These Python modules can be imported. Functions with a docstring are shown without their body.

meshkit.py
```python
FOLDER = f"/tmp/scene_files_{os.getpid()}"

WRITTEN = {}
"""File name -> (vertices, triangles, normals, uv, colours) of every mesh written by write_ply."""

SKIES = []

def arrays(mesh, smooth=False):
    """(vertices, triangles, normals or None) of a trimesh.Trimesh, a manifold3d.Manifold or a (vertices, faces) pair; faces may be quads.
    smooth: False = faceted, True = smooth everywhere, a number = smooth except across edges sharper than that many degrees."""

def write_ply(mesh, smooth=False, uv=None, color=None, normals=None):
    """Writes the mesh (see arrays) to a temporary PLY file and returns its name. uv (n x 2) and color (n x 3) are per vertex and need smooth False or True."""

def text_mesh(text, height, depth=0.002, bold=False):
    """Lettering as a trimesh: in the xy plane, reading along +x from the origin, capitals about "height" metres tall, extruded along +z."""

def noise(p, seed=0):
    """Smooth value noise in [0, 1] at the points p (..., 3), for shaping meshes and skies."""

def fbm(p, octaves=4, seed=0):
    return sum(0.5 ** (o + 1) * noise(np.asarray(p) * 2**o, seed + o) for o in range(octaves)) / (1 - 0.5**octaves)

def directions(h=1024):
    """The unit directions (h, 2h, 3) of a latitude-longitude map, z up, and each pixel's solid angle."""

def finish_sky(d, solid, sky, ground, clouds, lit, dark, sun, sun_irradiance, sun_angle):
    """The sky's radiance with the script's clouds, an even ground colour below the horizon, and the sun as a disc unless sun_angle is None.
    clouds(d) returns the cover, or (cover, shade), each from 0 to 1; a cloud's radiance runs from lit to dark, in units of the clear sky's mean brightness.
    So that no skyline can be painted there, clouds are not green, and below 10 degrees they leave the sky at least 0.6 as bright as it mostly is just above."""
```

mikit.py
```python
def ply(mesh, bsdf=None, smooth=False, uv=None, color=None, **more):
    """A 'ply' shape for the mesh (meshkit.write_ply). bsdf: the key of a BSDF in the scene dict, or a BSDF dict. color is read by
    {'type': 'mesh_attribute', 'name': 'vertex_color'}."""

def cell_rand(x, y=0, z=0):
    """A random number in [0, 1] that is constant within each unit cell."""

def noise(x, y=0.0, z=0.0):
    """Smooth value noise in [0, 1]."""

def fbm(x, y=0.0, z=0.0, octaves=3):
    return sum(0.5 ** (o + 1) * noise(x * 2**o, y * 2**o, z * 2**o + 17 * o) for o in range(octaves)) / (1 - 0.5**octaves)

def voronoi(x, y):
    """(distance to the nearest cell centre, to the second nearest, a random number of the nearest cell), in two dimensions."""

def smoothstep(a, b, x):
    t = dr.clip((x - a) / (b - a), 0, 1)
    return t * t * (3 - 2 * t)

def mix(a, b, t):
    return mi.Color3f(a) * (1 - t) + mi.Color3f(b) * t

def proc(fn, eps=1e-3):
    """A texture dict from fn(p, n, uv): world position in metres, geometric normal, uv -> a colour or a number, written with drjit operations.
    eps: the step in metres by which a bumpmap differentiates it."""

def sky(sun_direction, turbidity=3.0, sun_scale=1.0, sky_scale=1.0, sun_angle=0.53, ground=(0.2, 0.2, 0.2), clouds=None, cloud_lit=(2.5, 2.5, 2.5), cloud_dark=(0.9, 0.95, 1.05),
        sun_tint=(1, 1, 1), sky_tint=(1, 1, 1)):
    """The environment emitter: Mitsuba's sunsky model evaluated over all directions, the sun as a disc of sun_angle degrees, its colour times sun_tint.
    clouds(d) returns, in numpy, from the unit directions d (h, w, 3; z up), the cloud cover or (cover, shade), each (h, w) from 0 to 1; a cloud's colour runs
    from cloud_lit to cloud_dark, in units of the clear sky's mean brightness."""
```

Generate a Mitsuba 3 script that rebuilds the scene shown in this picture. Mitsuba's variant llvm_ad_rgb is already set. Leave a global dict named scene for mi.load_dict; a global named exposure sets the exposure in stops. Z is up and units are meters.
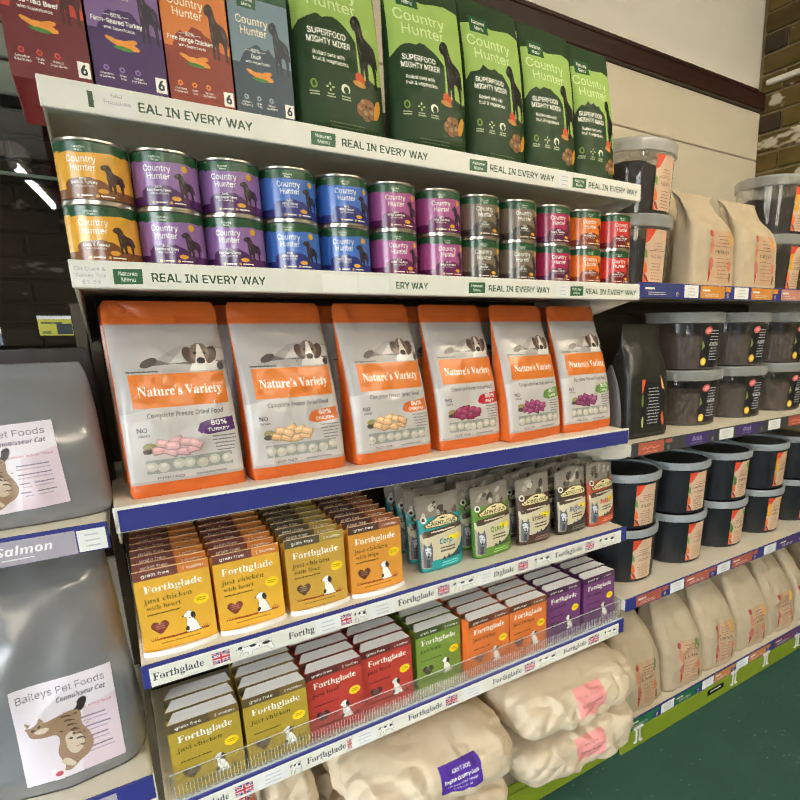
import math, glob, random, numpy as np, trimesh, mitsuba as mi, mikit, meshkit
import drjit as dr
from PIL import ImageFont
from shapely import affinity, box as sbox, union_all
from shapely.geometry import Polygon, Point, LineString
from mikit import noise, fbm, voronoi, cell_rand, smoothstep, mix

T = mi.ScalarTransform4f
scene, labels = {}, {}
R = random.Random(7)

# ---------------------------------------------------------------- camera, sky, lamps, exposure
CAM = np.array([0.0297, -1.1280, 1.41])
YAW, PITCH, ROLL = 0.6016, 0.2287, 0.0126
F_PX, CX, CY = 566.3, 504.26, 458.12
exposure = 1.15
_cy, _sy, _cp, _sp, _cr, _sr = math.cos(YAW), math.sin(YAW), math.cos(PITCH), math.sin(PITCH), math.cos(ROLL), math.sin(ROLL)
_f = np.array([_sy*_cp, _cy*_cp, -_sp]); _r = np.array([_cy, -_sy, 0.0]); _d = -np.cross(_r, _f)
_up = -(-_sr*_r + _cr*_d)
scene['camera'] = {'type': 'perspective', 'fov': math.degrees(2*math.atan(400/F_PX)), 'fov_axis': 'x', 'near_clip': 0.02, 'far_clip': 50.0,
    'principal_point_offset_x': -(CX-400)/800, 'principal_point_offset_y': -(CY-400)/800,
    'to_world': T().look_at(origin=CAM.tolist(), target=(CAM+_f).tolist(), up=_up.tolist())}
scene['sky'] = mikit.sky((-0.5, -0.6, 0.75), turbidity=4.0, sun_scale=0.0, sky_scale=22.0, ground=(0.25, 0.25, 0.25), sky_tint=(1.12, 1.0, 0.86))
LAMP = (1.0, 0.885, 0.69)          # warm white fluorescent tubes
LAMP_POWER = 50.0

# ---------------------------------------------------------------- small helpers
def lin(c):
    c = np.asarray(c, float)/255
    return np.where(c < 0.04045, c/12.92, ((c+0.055)/1.055)**2.4)

def rgb(c):
    return {'type': 'rgb', 'value': lin(c).tolist()}

def bsdf(name, base, rough=0.5, metal=0.0, spec=0.5, **more):
    b = {'type': 'principled', 'base_color': base if isinstance(base, dict) else rgb(base), 'roughness': rough, 'metallic': metal, **more}
    if metal == 0.0:
        b['specular'] = spec
    scene[name] = {'type': 'twosided', 'bsdf': b}

VC = {'type': 'mesh_attribute', 'name': 'vertex_color'}
bsdf('print_card', VC, 0.42, spec=0.45)
bsdf('print_film', VC, 0.30, spec=0.55)
bsdf('print_matt', VC, 0.48, spec=0.25)
bsdf('print_paper', VC, 0.65, spec=0.3)
bsdf('print_can', VC, 0.24, spec=0.6, clearcoat=0.4, clearcoat_gloss=0.9)
bsdf('tin_metal', (205, 200, 190), 0.22, metal=1.0)
bsdf('steel', (150, 150, 148), 0.35, metal=1.0)
bsdf('shelf_paint', (222, 214, 196), 0.45, spec=0.4)
bsdf('shelf_edge_white', (226, 224, 214), 0.4, spec=0.4)
bsdf('shelf_edge_blue', (52, 56, 128), 0.35, spec=0.5)
bsdf('shelf_edge_grey', (62, 64, 66), 0.4, spec=0.4)
bsdf('panel_paint', (74, 66, 54), 0.5, spec=0.3)
bsdf('kick_green', (128, 146, 40), 0.45, spec=0.4)
bsdf('tub_black', (30, 33, 38), 0.32, spec=0.5)
bsdf('tub_lid_grey', (150, 156, 162), 0.4, spec=0.5)
bsdf('lid_dark', (38, 40, 42), 0.35, spec=0.5)
bsdf('kibble', mikit.proc(lambda p, n, uv: mix((0.010, 0.008, 0.007), (0.040, 0.033, 0.030), noise(p.x*160, p.y*160, p.z*160))), 0.7, spec=0.3)
bsdf('kibble_brown', mikit.proc(lambda p, n, uv: mix((0.030, 0.022, 0.018), (0.125, 0.095, 0.078), noise(p.x*110, p.y*110, p.z*110))), 0.7, spec=0.3)
scene['clear_plastic'] = {'type': 'blendbsdf', 'weight': 0.015, 'a': {'type': 'thindielectric', 'int_ior': 1.35}, 'b': {'type': 'twosided', 'bsdf': {'type': 'principled', 'base_color': rgb((205, 205, 200)), 'roughness': 0.35, 'specular': 0.5}}}
scene['riser_clear'] = {'type': 'blendbsdf', 'weight': 0.03, 'a': {'type': 'thindielectric', 'int_ior': 1.25}, 'b': {'type': 'twosided', 'bsdf': {'type': 'principled', 'base_color': rgb((205, 205, 200)), 'roughness': 0.35, 'specular': 0.5}}}
scene['milky_plastic'] = {'type': 'blendbsdf', 'weight': 0.40, 'a': {'type': 'thindielectric', 'int_ior': 1.42}, 'b': {'type': 'twosided', 'bsdf': {'type': 'principled', 'base_color': rgb((200, 202, 200)), 'roughness': 0.3, 'specular': 0.5}}}
scene['window_glass'] = {'type': 'thindielectric', 'int_ior': 1.5}
bsdf('plaster_white', mikit.proc(lambda p, n, uv: mix((0.66, 0.63, 0.56), (0.60, 0.57, 0.50), fbm(p.x*3, p.y*3, p.z*3))), 0.85, spec=0.2)
bsdf('plaster_dark', (84, 76, 66), 0.8, spec=0.2)  # darkened so the wall behind shows dim in the window glass
bsdf('cream_paint', mikit.proc(lambda p, n, uv: mix((0.62, 0.56, 0.44), (0.57, 0.51, 0.40), fbm(p.x*4, p.y*4, p.z*4))), 0.6, spec=0.3)
bsdf('dark_wood', mikit.proc(lambda p, n, uv: mix((0.014, 0.004, 0.003), (0.034, 0.010, 0.006), fbm(p.x*3, p.y*60, p.z*60))), 0.4, spec=0.4)
def _carpet(p, n, uv):
    a = fbm(p.x*7, p.y*7, 0.0)
    b = noise(p.x*420, p.y*420, 0.0)
    c = mix((0.028, 0.074, 0.060), (0.050, 0.115, 0.090), a*0.5 + b*0.5)
    speck = dr.select(cell_rand(dr.floor(p.x*260), dr.floor(p.y*260), 3) > 0.9985, 1.0, 0.0)
    return mix(c, (0.20, 0.24, 0.22), speck)
bsdf('carpet', mikit.proc(_carpet), 0.95, spec=0.1)
bsdf('mortar', mikit.proc(lambda p, n, uv: mix((0.30, 0.25, 0.15), (0.17, 0.13, 0.07), fbm(p.x*30, p.y*30, p.z*30))), 0.95, spec=0.1)
def brick_fn(a, b, whit):
    def fn(p, n, uv):
        c = mix(a, b, fbm(p.x*14, p.y*14, p.z*22))
        w = smoothstep(0.62, 0.68, fbm(p.x*7+3, p.y*7, p.z*12+9, octaves=4))
        return mix(c, (0.55, 0.50, 0.40), w*whit)
    return mikit.proc(fn)
bsdf('brick_ochre', brick_fn((0.16, 0.115, 0.040), (0.075, 0.052, 0.018), 1.0), 0.9, spec=0.15)
bsdf('brick_brown', brick_fn((0.12, 0.082, 0.030), (0.050, 0.035, 0.014), 1.0), 0.9, spec=0.15)
bsdf('brick_soot', brick_fn((0.075, 0.055, 0.034), (0.034, 0.028, 0.020), 0.5), 0.9, spec=0.15)
bsdf('brick_night', brick_fn((0.022, 0.019, 0.011), (0.010, 0.009, 0.006), 0.25), 0.9, spec=0.15)  # outdoor bricks: night dimness is put into this colour and the next
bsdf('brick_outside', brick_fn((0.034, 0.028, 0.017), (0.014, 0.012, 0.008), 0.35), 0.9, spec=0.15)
bsdf('slat_grey', (120, 128, 116), 0.6, spec=0.3)
bsdf('white_paint', (222, 220, 212), 0.5, spec=0.3)
bsdf('ceiling_white', (225, 222, 212), 0.9, spec=0.1)
bsdf('kraft_paper', mikit.proc(lambda p, n, uv: mix((0.53, 0.435, 0.305), (0.47, 0.38, 0.262), fbm(p.x*40, p.y*40, p.z*40))), 0.62, spec=0.3)
bsdf('sack_paper', mikit.proc(lambda p, n, uv: mix((0.66, 0.55, 0.40), (0.60, 0.49, 0.345), fbm(p.x*30, p.y*30, p.z*30))), 0.55, spec=0.35)
bsdf('black_film', (34, 35, 32), 0.35, spec=0.5)
scene['clear_film'] = {'type': 'blendbsdf', 'weight': 0.35, 'a': {'type': 'thindielectric', 'int_ior': 1.4}, 'b': {'type': 'twosided', 'bsdf': {'type': 'principled', 'base_color': rgb((150, 150, 152)), 'roughness': 0.2, 'specular': 0.6}}}
bsdf('grey_film', (116, 117, 120), 0.22, spec=0.8, clearcoat=0.6, clearcoat_gloss=0.85)
bsdf('dark_film', (62, 58, 58), 0.3, spec=0.6)
bsdf('white_card', (240, 240, 240), 0.6, spec=0.3)
bsdf('riser_edge', (190, 196, 196), 0.3, spec=0.5)

def numbered(key):
    if key not in scene and key not in labels:
        return key
    k = 1
    while f'{key}_{k:03d}' in scene or f'{key}_{k:03d}' in labels:
        k += 1
    return f'{key}_{k:03d}'

def thing(name, label, cat, group=None):
    key = numbered(name)
    labels[key] = {'label': label, 'category': cat, **({'group': group} if group else {})}
    return key

def part(parent, name, shape, to_world=None, label=None, stuff=False):
    key = numbered(parent + '__' + name)
    scene[key] = {**shape, 'to_world': to_world} if to_world is not None else shape
    if label: labels[key] = {'label': label}
    if stuff: labels[key] = {**labels.get(key, {}), 'kind': 'stuff'}
    return key

def struct(name, shape, label, parent=None):
    key = numbered((parent + '__' if parent else '') + name)
    scene[key] = shape
    labels[key] = {'label': label, 'kind': 'structure', 'category': name.split('_')[0]} if not parent else {'label': label, 'kind': 'structure'}
    return key

def bx(x0, x1, y0, y1, z0, z1, bev=0.0):
    m = trimesh.creation.box((x1-x0, y1-y0, z1-z0))
    if bev > 0:
        import manifold3d as m3
        h = np.array([x1-x0, y1-y0, z1-z0])/2
        pts = []
        for s in np.ndindex(2, 2, 2):
            s = np.array(s)*2-1
            for k in range(3):
                q = s*(h-bev); q = q.astype(float); q[k] = s[k]*h[k]; pts.append(q)
        m = trimesh.convex.convex_hull(np.array(pts))
    m.apply_translation(((x0+x1)/2, (y0+y1)/2, (z0+z1)/2))
    return m

def cat(*ms):
    return trimesh.util.concatenate(list(ms))

def prism(pts, axis, lo, hi):
    """Polygon in the two other axes, extruded along an axis."""
    m = trimesh.creation.extrude_polygon(Polygon(pts), hi-lo, engine='earcut')
    v = m.vertices.copy()
    if axis == 0: m.vertices = np.c_[v[:, 2]+lo, v[:, 0], v[:, 1]]
    elif axis == 1: m.vertices = np.c_[v[:, 0], v[:, 2]+lo, v[:, 1]]
    else: m.vertices = np.c_[v[:, 0], v[:, 1], v[:, 2]+lo]
    m.fix_normals()
    return m

def lathe(profile, n=48):
    """Profile of (r, z) turned about z, as (verts, faces) with shared vertices."""
    p = np.asarray(profile, float); a = np.arange(n)*2*math.pi/n
    v = np.stack([p[:, 0, None]*np.cos(a), p[:, 0, None]*np.sin(a), np.repeat(p[:, 1, None], n, 1)], -1).reshape(-1, 3)
    i, j = np.meshgrid(np.arange(len(p)-1), np.arange(n), indexing='ij')
    q = np.stack([i*n+j, i*n+(j+1) % n, (i+1)*n+(j+1) % n, (i+1)*n+j], -1).reshape(-1, 4)
    return trimesh.Trimesh(v, np.vstack([q[:, :3], q[:, [0, 2, 3]]]), process=False)

def ply(mesh, b, smooth=False):
    return mikit.ply(mesh, b, smooth=smooth)

def vcply(v, f, c, n, b):
    path = meshkit.write_ply((v, f), False, None, c, normals=n)
    return {'type': 'ply', 'filename': path, 'face_normals': n is None, 'bsdf': {'type': 'ref', 'id': b}}

# ---------------------------------------------------------------- lettering and flat print
FONTS = glob.glob('/opt/blender-*/*/datafiles/fonts/')[0]
_fonts = {'sans': ImageFont.truetype(FONTS+'Inter.woff2', 72), 'serif': ImageFont.truetype(FONTS+'NotoSansMath-Regular.woff2', 72)}
_fonts['script'] = _fonts['serif']
_cap = {k: float(-f.getbbox('H' if k == 'sans' else chr(0x1D407), anchor='ls')[1]) for k, f in _fonts.items()}
_cap['script'] = _cap['serif']
def _map(s, font):
    if font == 'sans': return s
    U, L = (0x1D400, 0x1D41A) if font == 'serif' else (0x1D63C, 0x1D656)
    D = 0x1D7CE if font == 'serif' else 0x1D7EC
    return ''.join(chr(U+ord(c)-65) if 'A' <= c <= 'Z' else chr(L+ord(c)-97) if 'a' <= c <= 'z' else chr(D+ord(c)-48) if c.isdigit() else c for c in s)

_glyphs = {}
def glyph(c, font, bold):
    key = (c, font, bold)
    if key not in _glyphs:
        f = _fonts[font]
        x0, y0, x1, y1 = f.getbbox(c, anchor='ls')
        m = f.getmask(c, mode='L', anchor='ls')
        tri = np.zeros((0, 3, 2))
        if m.size[0] and m.size[1] and c.strip():
            on = np.array(m).reshape(m.size[1], m.size[0]) > 127
            on = np.pad(on, ((0, 0), (1, 1))).astype(np.int8)
            rows, st = np.nonzero(np.diff(on, axis=1) == 1)
            en = np.nonzero(np.diff(on, axis=1) == -1)[1]
            if len(rows):
                g = union_all(sbox(st, -rows-1.0, en, -rows+0.0)).buffer(0.6+(bold if font != 'serif' or bold else -0.2)*1.6).buffer(-0.6).simplify(0.8)
                g = affinity.translate(g, x0, -y0)
                tri = tris(g)/_cap[font]
        _glyphs[key] = (tri, f.getlength(c)/_cap[font])
    return _glyphs[key]

def tris(g):
    out = []
    for q in getattr(g, 'geoms', [g]):
        if q.geom_type == 'Polygon' and q.area > 0:
            v, f = trimesh.creation.triangulate_polygon(q, engine='earcut')
            out.append(np.asarray(v)[np.asarray(f)])
    return np.concatenate(out) if out else np.zeros((0, 3, 2))

def text_tris(s, h, font='sans', bold=0):
    x, out = 0.0, []
    for c in _map(s, font):
        t, adv = glyph(c, font, bold)
        if len(t): out.append(t + [x, 0])
        x += adv
    return (np.concatenate(out)*h if out else np.zeros((0, 3, 2))), x*h

class Art:
    """Flat print: coloured shapes in (u, v) metres, each a little above the one before it."""
    DZ, DZW = 7e-5, 1.4e-4
    def __init__(self, lift=2.5e-4):
        self.t, self.c, self.z, self.lift, self.boxes = [], [], [], lift, []
    def tri(self, t, col, same=False):
        if len(t):
            lo, hi = t.reshape(-1, 2).min(0), t.reshape(-1, 2).max(0)
            level = 1 + max([k for a, b, k in self.boxes if (a < hi).all() and (b > lo).all()], default=0)   # one above what it covers
            self.boxes.append((lo, hi, level))
            self.t.append(t); self.c.append(np.tile(lin(col), (len(t), 1))); self.z.append(np.full(len(t), level, float))
        return self
    def poly(self, pts, col): return self.tri(tris(Polygon(pts).buffer(0) if not hasattr(pts, 'geom_type') else pts), col)
    def rect(self, x0, y0, x1, y1, col, r=0.0):
        g = sbox(x0, y0, x1, y1)
        if r: g = g.buffer(-r).buffer(r, 4)
        return self.tri(tris(g), col)
    def ell(self, x, y, a, b, col, n=5, rot=0):
        return self.tri(tris(affinity.rotate(affinity.scale(Point(x, y).buffer(1, n), a, b), rot)), col)
    def line(self, pts, w, col): return self.tri(tris(LineString(pts).buffer(w/2, 2, cap_style='flat')), col)
    def text(self, s, x, y, h, col, font='sans', bold=0, align='c', width=None, rot=0):
        t, w = text_tris(s, h, font, bold)
        if width and w > 0:
            t = t*[width/w, 1]; w = width
        t = t + [{'c': -w/2, 'l': 0, 'r': -w}[align], 0]
        if rot:
            a = math.radians(rot); t = t @ np.array([[math.cos(a), math.sin(a)], [-math.sin(a), math.cos(a)]])
        return self.tri(t + [x, y], col)
    def bars(self, x, y, w, n, dy, h, col, seed=0):
        """Lines of print too small to read."""
        r = random.Random(seed)
        for k in range(n):
            ww = w*(0.7+0.3*r.random())
            self.rect(x-ww/2, y-k*dy, x+ww/2, y-k*dy+h, col)
        return self
    def build(self, b, warp=None, edge=None):
        t = np.concatenate(self.t); c = np.concatenate(self.c); z = self.lift + np.concatenate(self.z)*(self.DZ if warp is None else self.DZW)
        v = np.c_[t.reshape(-1, 2), np.repeat(z, 3)]; f = np.arange(len(v)).reshape(-1, 3); c = np.repeat(c, 3, 0)
        if edge:
            big = (np.linalg.norm(t - np.roll(t, 1, 1), axis=2).max(1) > edge)
            fs = f[big]
            if len(fs):
                vs, ff, idx = trimesh.remesh.subdivide_to_size(v, fs, edge, max_iter=12, return_index=True)
                cc = c[fs[idx][:, 0]]; tv = vs[ff].reshape(-1, 3)
                keep = f[~big].ravel()
                v = np.vstack([v[keep], tv]); c = np.vstack([c[keep], np.repeat(cc, 3, 0)])
                f = np.arange(len(v)).reshape(-1, 3)
        if warp is None:
            P = np.c_[v[:, 0], -v[:, 2], v[:, 1]]; n = np.tile([0, -1.0, 0], (len(P), 1))
        else:
            e = 1e-3
            p0 = warp(v[:, 0], v[:, 1]); pu = warp(v[:, 0]+e, v[:, 1])-warp(v[:, 0]-e, v[:, 1]); pv = warp(v[:, 0], v[:, 1]+e)-warp(v[:, 0], v[:, 1]-e)
            n = np.cross(pu, pv); n /= np.linalg.norm(n, axis=1, keepdims=True)+1e-12
            P = p0 + n*v[:, 2:3]
        a = np.cross(P[f[:, 1]]-P[f[:, 0]], P[f[:, 2]]-P[f[:, 0]])
        bad = (a*n[f[:, 0]]).sum(1) < 0
        f[bad] = f[bad][:, [0, 2, 1]]
        return vcply(P, f, c, n, b)

def rounded(pts, k=2):
    """Corner-cutting: turns a rough outline into a smooth one."""
    p = np.asarray(pts, float)
    for _ in range(k):
        q = np.roll(p, -1, 0); p = np.stack([p*.75+q*.25, p*.25+q*.75], 1).reshape(-1, 2)
    return p.tolist()

def outline(pts, x, y, sx, sy):
    return [(x+a*sx, y+b*sy) for a, b in pts]

DOG_STAND = [(0.00, .86), (.05, .92), (.13, .97), (.25, 1.0), (.36, .97), (.42, .88), (.47, .76), (.55, .70), (.72, .66), (.86, .62), (.94, .54), (.98, .42), (1.0, .30), (.95, .28), (.90, .36),
             (.90, .22), (.88, .10), (.90, .01), (.80, 0), (.78, .12), (.76, .26), (.70, .34), (.60, .36), (.54, .33), (.54, .14), (.55, .02), (.44, 0), (.42, .16), (.38, .30), (.34, .14), (.34, .02), (.24, 0), (.24, .20), (.22, .42), (.20, .56), (.20, .70), (.17, .77), (.06, .79)]
DOG_SIT = [(.10, .84), (.02, .80), (.06, .74), (.22, .72), (.24, .60), (.20, .40), (.22, .12), (.12, .05), (.16, 0), (.95, 0), (1.0, .04), (.90, .06), (.84, .24), (.72, .44), (.60, .60), (.62, .78), (.58, .92), (.46, 1.0), (.30, .98)]
DOG_WALK = [(0, .70), (.05, .82), (.16, .92), (.24, .80), (.40, .86), (.66, .90), (.80, .88), (.86, 1.0), (.90, .98), (.88, .78), (.90, .45), (.97, .18), (.90, .05), (.84, .10), (.78, .40), (.60, .42), (.42, .40), (.40, .12), (.34, .03), (.30, .12), (.30, .38), (.22, .36), (.14, .18), (.08, .10), (.10, .34), (.20, .60), (.10, .66)]
HEART = [(0, -1.0), (-.5, -.45), (-.95, .10), (-1.0, .50), (-.78, .85), (-.42, .92), (-.12, .72), (0, .45), (.12, .72), (.42, .92), (.78, .85), (1.0, .50), (.95, .10), (.5, -.45)]
DOG_STAND, DOG_SIT, DOG_WALK, HEART = rounded(DOG_STAND, 1), rounded(DOG_SIT), rounded(DOG_WALK, 1), rounded(HEART)

def mountains(x0, x1, base, top, seed, bottom):
    r = random.Random(seed); n = 11
    pts = [(x0, bottom), (x0, base)]
    for k in range(1, n):
        t = k/n
        pts.append((x0+(x1-x0)*t, base+(top-base)*(math.sin(math.pi*t)**0.6)*(0.78+0.34*r.random())))
    return pts + [(x1, base), (x1, bottom)]

# ---------------------------------------------------------------- soft bags
class Bag:
    """A filled bag: at each height t in 0..1 a super-ellipse of half width a, half depth b, exponent n, its centre pushed back by yc; creases from noise."""
    def __init__(self, h, a, b, n, yc, crease=0.004, seed=0, freq=16, pinch=None, tip=None, along=(1, 1)):
        self.h, self.a, self.b, self.n, self.yc, self.cr, self.seed, self.fr = h, a, b, n, yc, crease, seed, freq
        self.pinch, self.al = pinch, along
        self.tip = tip or (lambda u, t: 0*u)
    def disp(self, x, t, side):
        q = np.stack([x*self.fr*self.al[0]+side*7, t*self.h*self.fr*self.al[1], np.full_like(x, self.seed*3.7)], -1)
        d = meshkit.fbm(q, 3, self.seed)-0.5
        ridge = np.abs(meshkit.noise(q*1.7+11.0, self.seed+5)-0.5)
        return self.cr*(1.4*d - 1.0*ridge + 0.2)
    def front(self, x, z, side=0):
        t = np.clip(z/self.h, 0, 1)
        a, b, n, yc = self.a(t), self.b(t), self.n(t), self.yc(t)
        u = np.clip(np.abs(x)/a, 0, 0.9995)
        y = yc - b*(1-u**n)**(1/n) - self.disp(x, t, side)*(1-u**6)
        return np.stack([x, y, z + self.tip(x, t)], -1)
    def mesh(self, nt=46, nw=32, ns=7):
        ts = np.r_[np.linspace(0, .06, 5)[:-1], np.linspace(.06, .93, nt), np.linspace(.93, 1, 8)[1:]]
        # loop: front from left to right, then back from right to left
        k = np.linspace(-1, 1, nw+1); s = np.sign(k)*(1-(1-np.abs(k))**1.9)
        rows = []
        for t in ts:
            tt = np.full(nw+1, t); a, b, n, yc = (float(np.asarray(g(np.array([t])))[0]) for g in (self.a, self.b, self.n, self.yc))
            x = s*a
            u = np.abs(s)
            prof = (1-np.clip(u, 0, 1)**n)**(1/n)
            fr = np.stack([x, yc - b*prof - self.disp(x, tt, 0)*(1-u**6), tt*self.h + self.tip(x, tt)], -1)
            bk = np.stack([x, yc + b*prof + self.disp(x, tt, 1)*(1-u**6), tt*self.h + self.tip(x, tt)], -1)
            if self.pinch is not None:
                g = float(self.pinch(t))
                for arr in (fr, bk):
                    w = np.clip(1-np.abs(arr[:, 1]-yc)/max(b, 1e-4), 0, 1)
                    arr[:, 0] -= np.sign(x)*g*a*w
            rows.append(np.vstack([fr, bk[::-1][1:-1]]))
        N = len(rows[0]); v = np.vstack(rows); L = len(ts)
        i, j = np.meshgrid(np.arange(L-1), np.arange(N), indexing='ij')
        q = np.stack([i*N+j, i*N+(j+1) % N, (i+1)*N+(j+1) % N, (i+1)*N+j], -1).reshape(-1, 4)
        f = [q[:, :3], q[:, [0, 2, 3]]]
        for base, flip in ((0, 1), ((L-1)*N, 0)):
            c = len(v); v = np.vstack([v, v[base:base+N].mean(0)])
            jj = np.arange(N); cap = np.stack([base+jj, base+(jj+1) % N, np.full(N, c)], -1)
            f.append(cap[:, ::-1] if flip else cap)
        self.rowt = np.r_[np.repeat(ts, N), 0, 1]
        self.side = np.r_[np.tile(np.abs(np.r_[s, s[::-1][1:-1]]), L), 0, 0]
        return trimesh.Trimesh(v, np.vstack(f), process=False)
    def body(self, b, color=None, **k):
        m = self.mesh(**k)
        if color is None:
            return ply(m, b, smooth=True)
        c = np.array([lin(color(t, s)) for t, s in zip(self.rowt, self.side)])
        return mikit.ply(m, b, smooth=True, color=c)

def C(v): return lambda t: np.full_like(np.asarray(t, float), v)
def lerp_at(ts, vs): return lambda t: np.interp(t, ts, vs)
def smooth_at(ts, vs):
    from scipy.interpolate import PchipInterpolator
    g = PchipInterpolator(ts, vs)
    return lambda t: np.maximum(g(np.clip(t, 0, 1)), 1e-4)
def smooth_any(ts, vs):
    from scipy.interpolate import PchipInterpolator
    g = PchipInterpolator(ts, vs)
    return lambda t: g(np.clip(t, 0, 1))

def at(x, y, z, rz=0.0, lean=0.0, s=1.0):
    return T().translate([x, y, z]) @ T().rotate([0, 0, 1], rz) @ T().rotate([1, 0, 0], lean) @ T().scale(s)

# ---------------------------------------------------------------- the room
XR, XL, YB, YF, ZC = 2.52, -2.4, 0.50, -4.8, 2.95
struct('floor', ply(bx(XL, XR, YF, YB+.1, -.05, 0), 'carpet'), 'dark green carpet floor')
struct('ceiling', ply(bx(XL-.2, XR+.2, YF-.2, YB+.2, ZC, ZC+.06), 'ceiling_white'), 'white ceiling above the shelves')
wb = struct('wall_back', ply(cat(bx(.30, XR+.15, YB+.012, YB+.16, 0, ZC), bx(XL-.15, .30, YB+.012, YB+.16, 0, .86), bx(XL-.15, .30, YB+.012, YB+.16, 2.55, ZC), bx(XL-.15, -1.5, YB+.012, YB+.16, .86, 2.55)), 'plaster_white'), 'white plastered back wall with cream boards below the dark rail')
zb = [0.0, .20, .582, .964, 1.346, 1.729, 2.111, 2.303]
for lo, hi in zip(zb[:-1], zb[1:]):
    part(wb, 'board', ply(bx(0.30, XR+.004, YB-.006, YB+.012, lo+.0018, hi-.0018, .003), 'cream_paint'))
struct('trim_1', ply(cat(bx(.30, XR-.002, YB-.03, YB+.012, 2.303, 2.372, .004), bx(.30, XR-.06, YB-.034, YB-.02, 2.360, 2.376, .003)), 'dark_wood'), 'dark brown wooden rail along the back wall')

def brick_wall(holder, axis, at_, u0, u1, z0, z1, mats, seed, course=.075, length=.225, skip=None, proud=.012, out=-1):
    """Separate bricks laid in courses with recessed joints; a few variants of each mesh shared."""
    r = random.Random(seed); row = 0; z = z0
    while z < z1-.01:
        u = u0 - (0.5*length if row % 2 else 0)
        while u < u1-.01:
            a, b = max(u, u0)+.005, min(u+length, u1)-.005
            if b-a > .02:
                p = proud*(0.55+0.5*r.random())
                lo, hi = (at_-p, at_+.01) if out < 0 else (at_-.01, at_+p)
                mesh = bx(lo, hi, a, b, z+.005, min(z+course, z1)-.005, .004) if axis == 0 else bx(a, b, lo, hi, z+.005, min(z+course, z1)-.005, .004)
                part(holder, 'brick', ply(mesh, r.choice(mats)))
            u += length
        z += course; row += 1
wr = struct('wall_right', ply(bx(XR+.006, XR+.2, YF-.1, YB+.012, 0, ZC), 'mortar'), 'old brown brick end wall with whitish patches')
brick_wall(wr, 0, XR+.006, -.62, YB-.002, 1.05, ZC-.01, ['brick_ochre', 'brick_brown', 'brick_ochre', 'brick_soot'], 3, course=.0775)
k = thing('wall_batten', 'white painted batten fixed across the brown brick end wall', 'batten')
part(k, 'strip', ply(bx(XR-.022, XR+.002, -1.2, YB-.035, 2.396, 2.417, .004), 'white_paint'))
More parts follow.
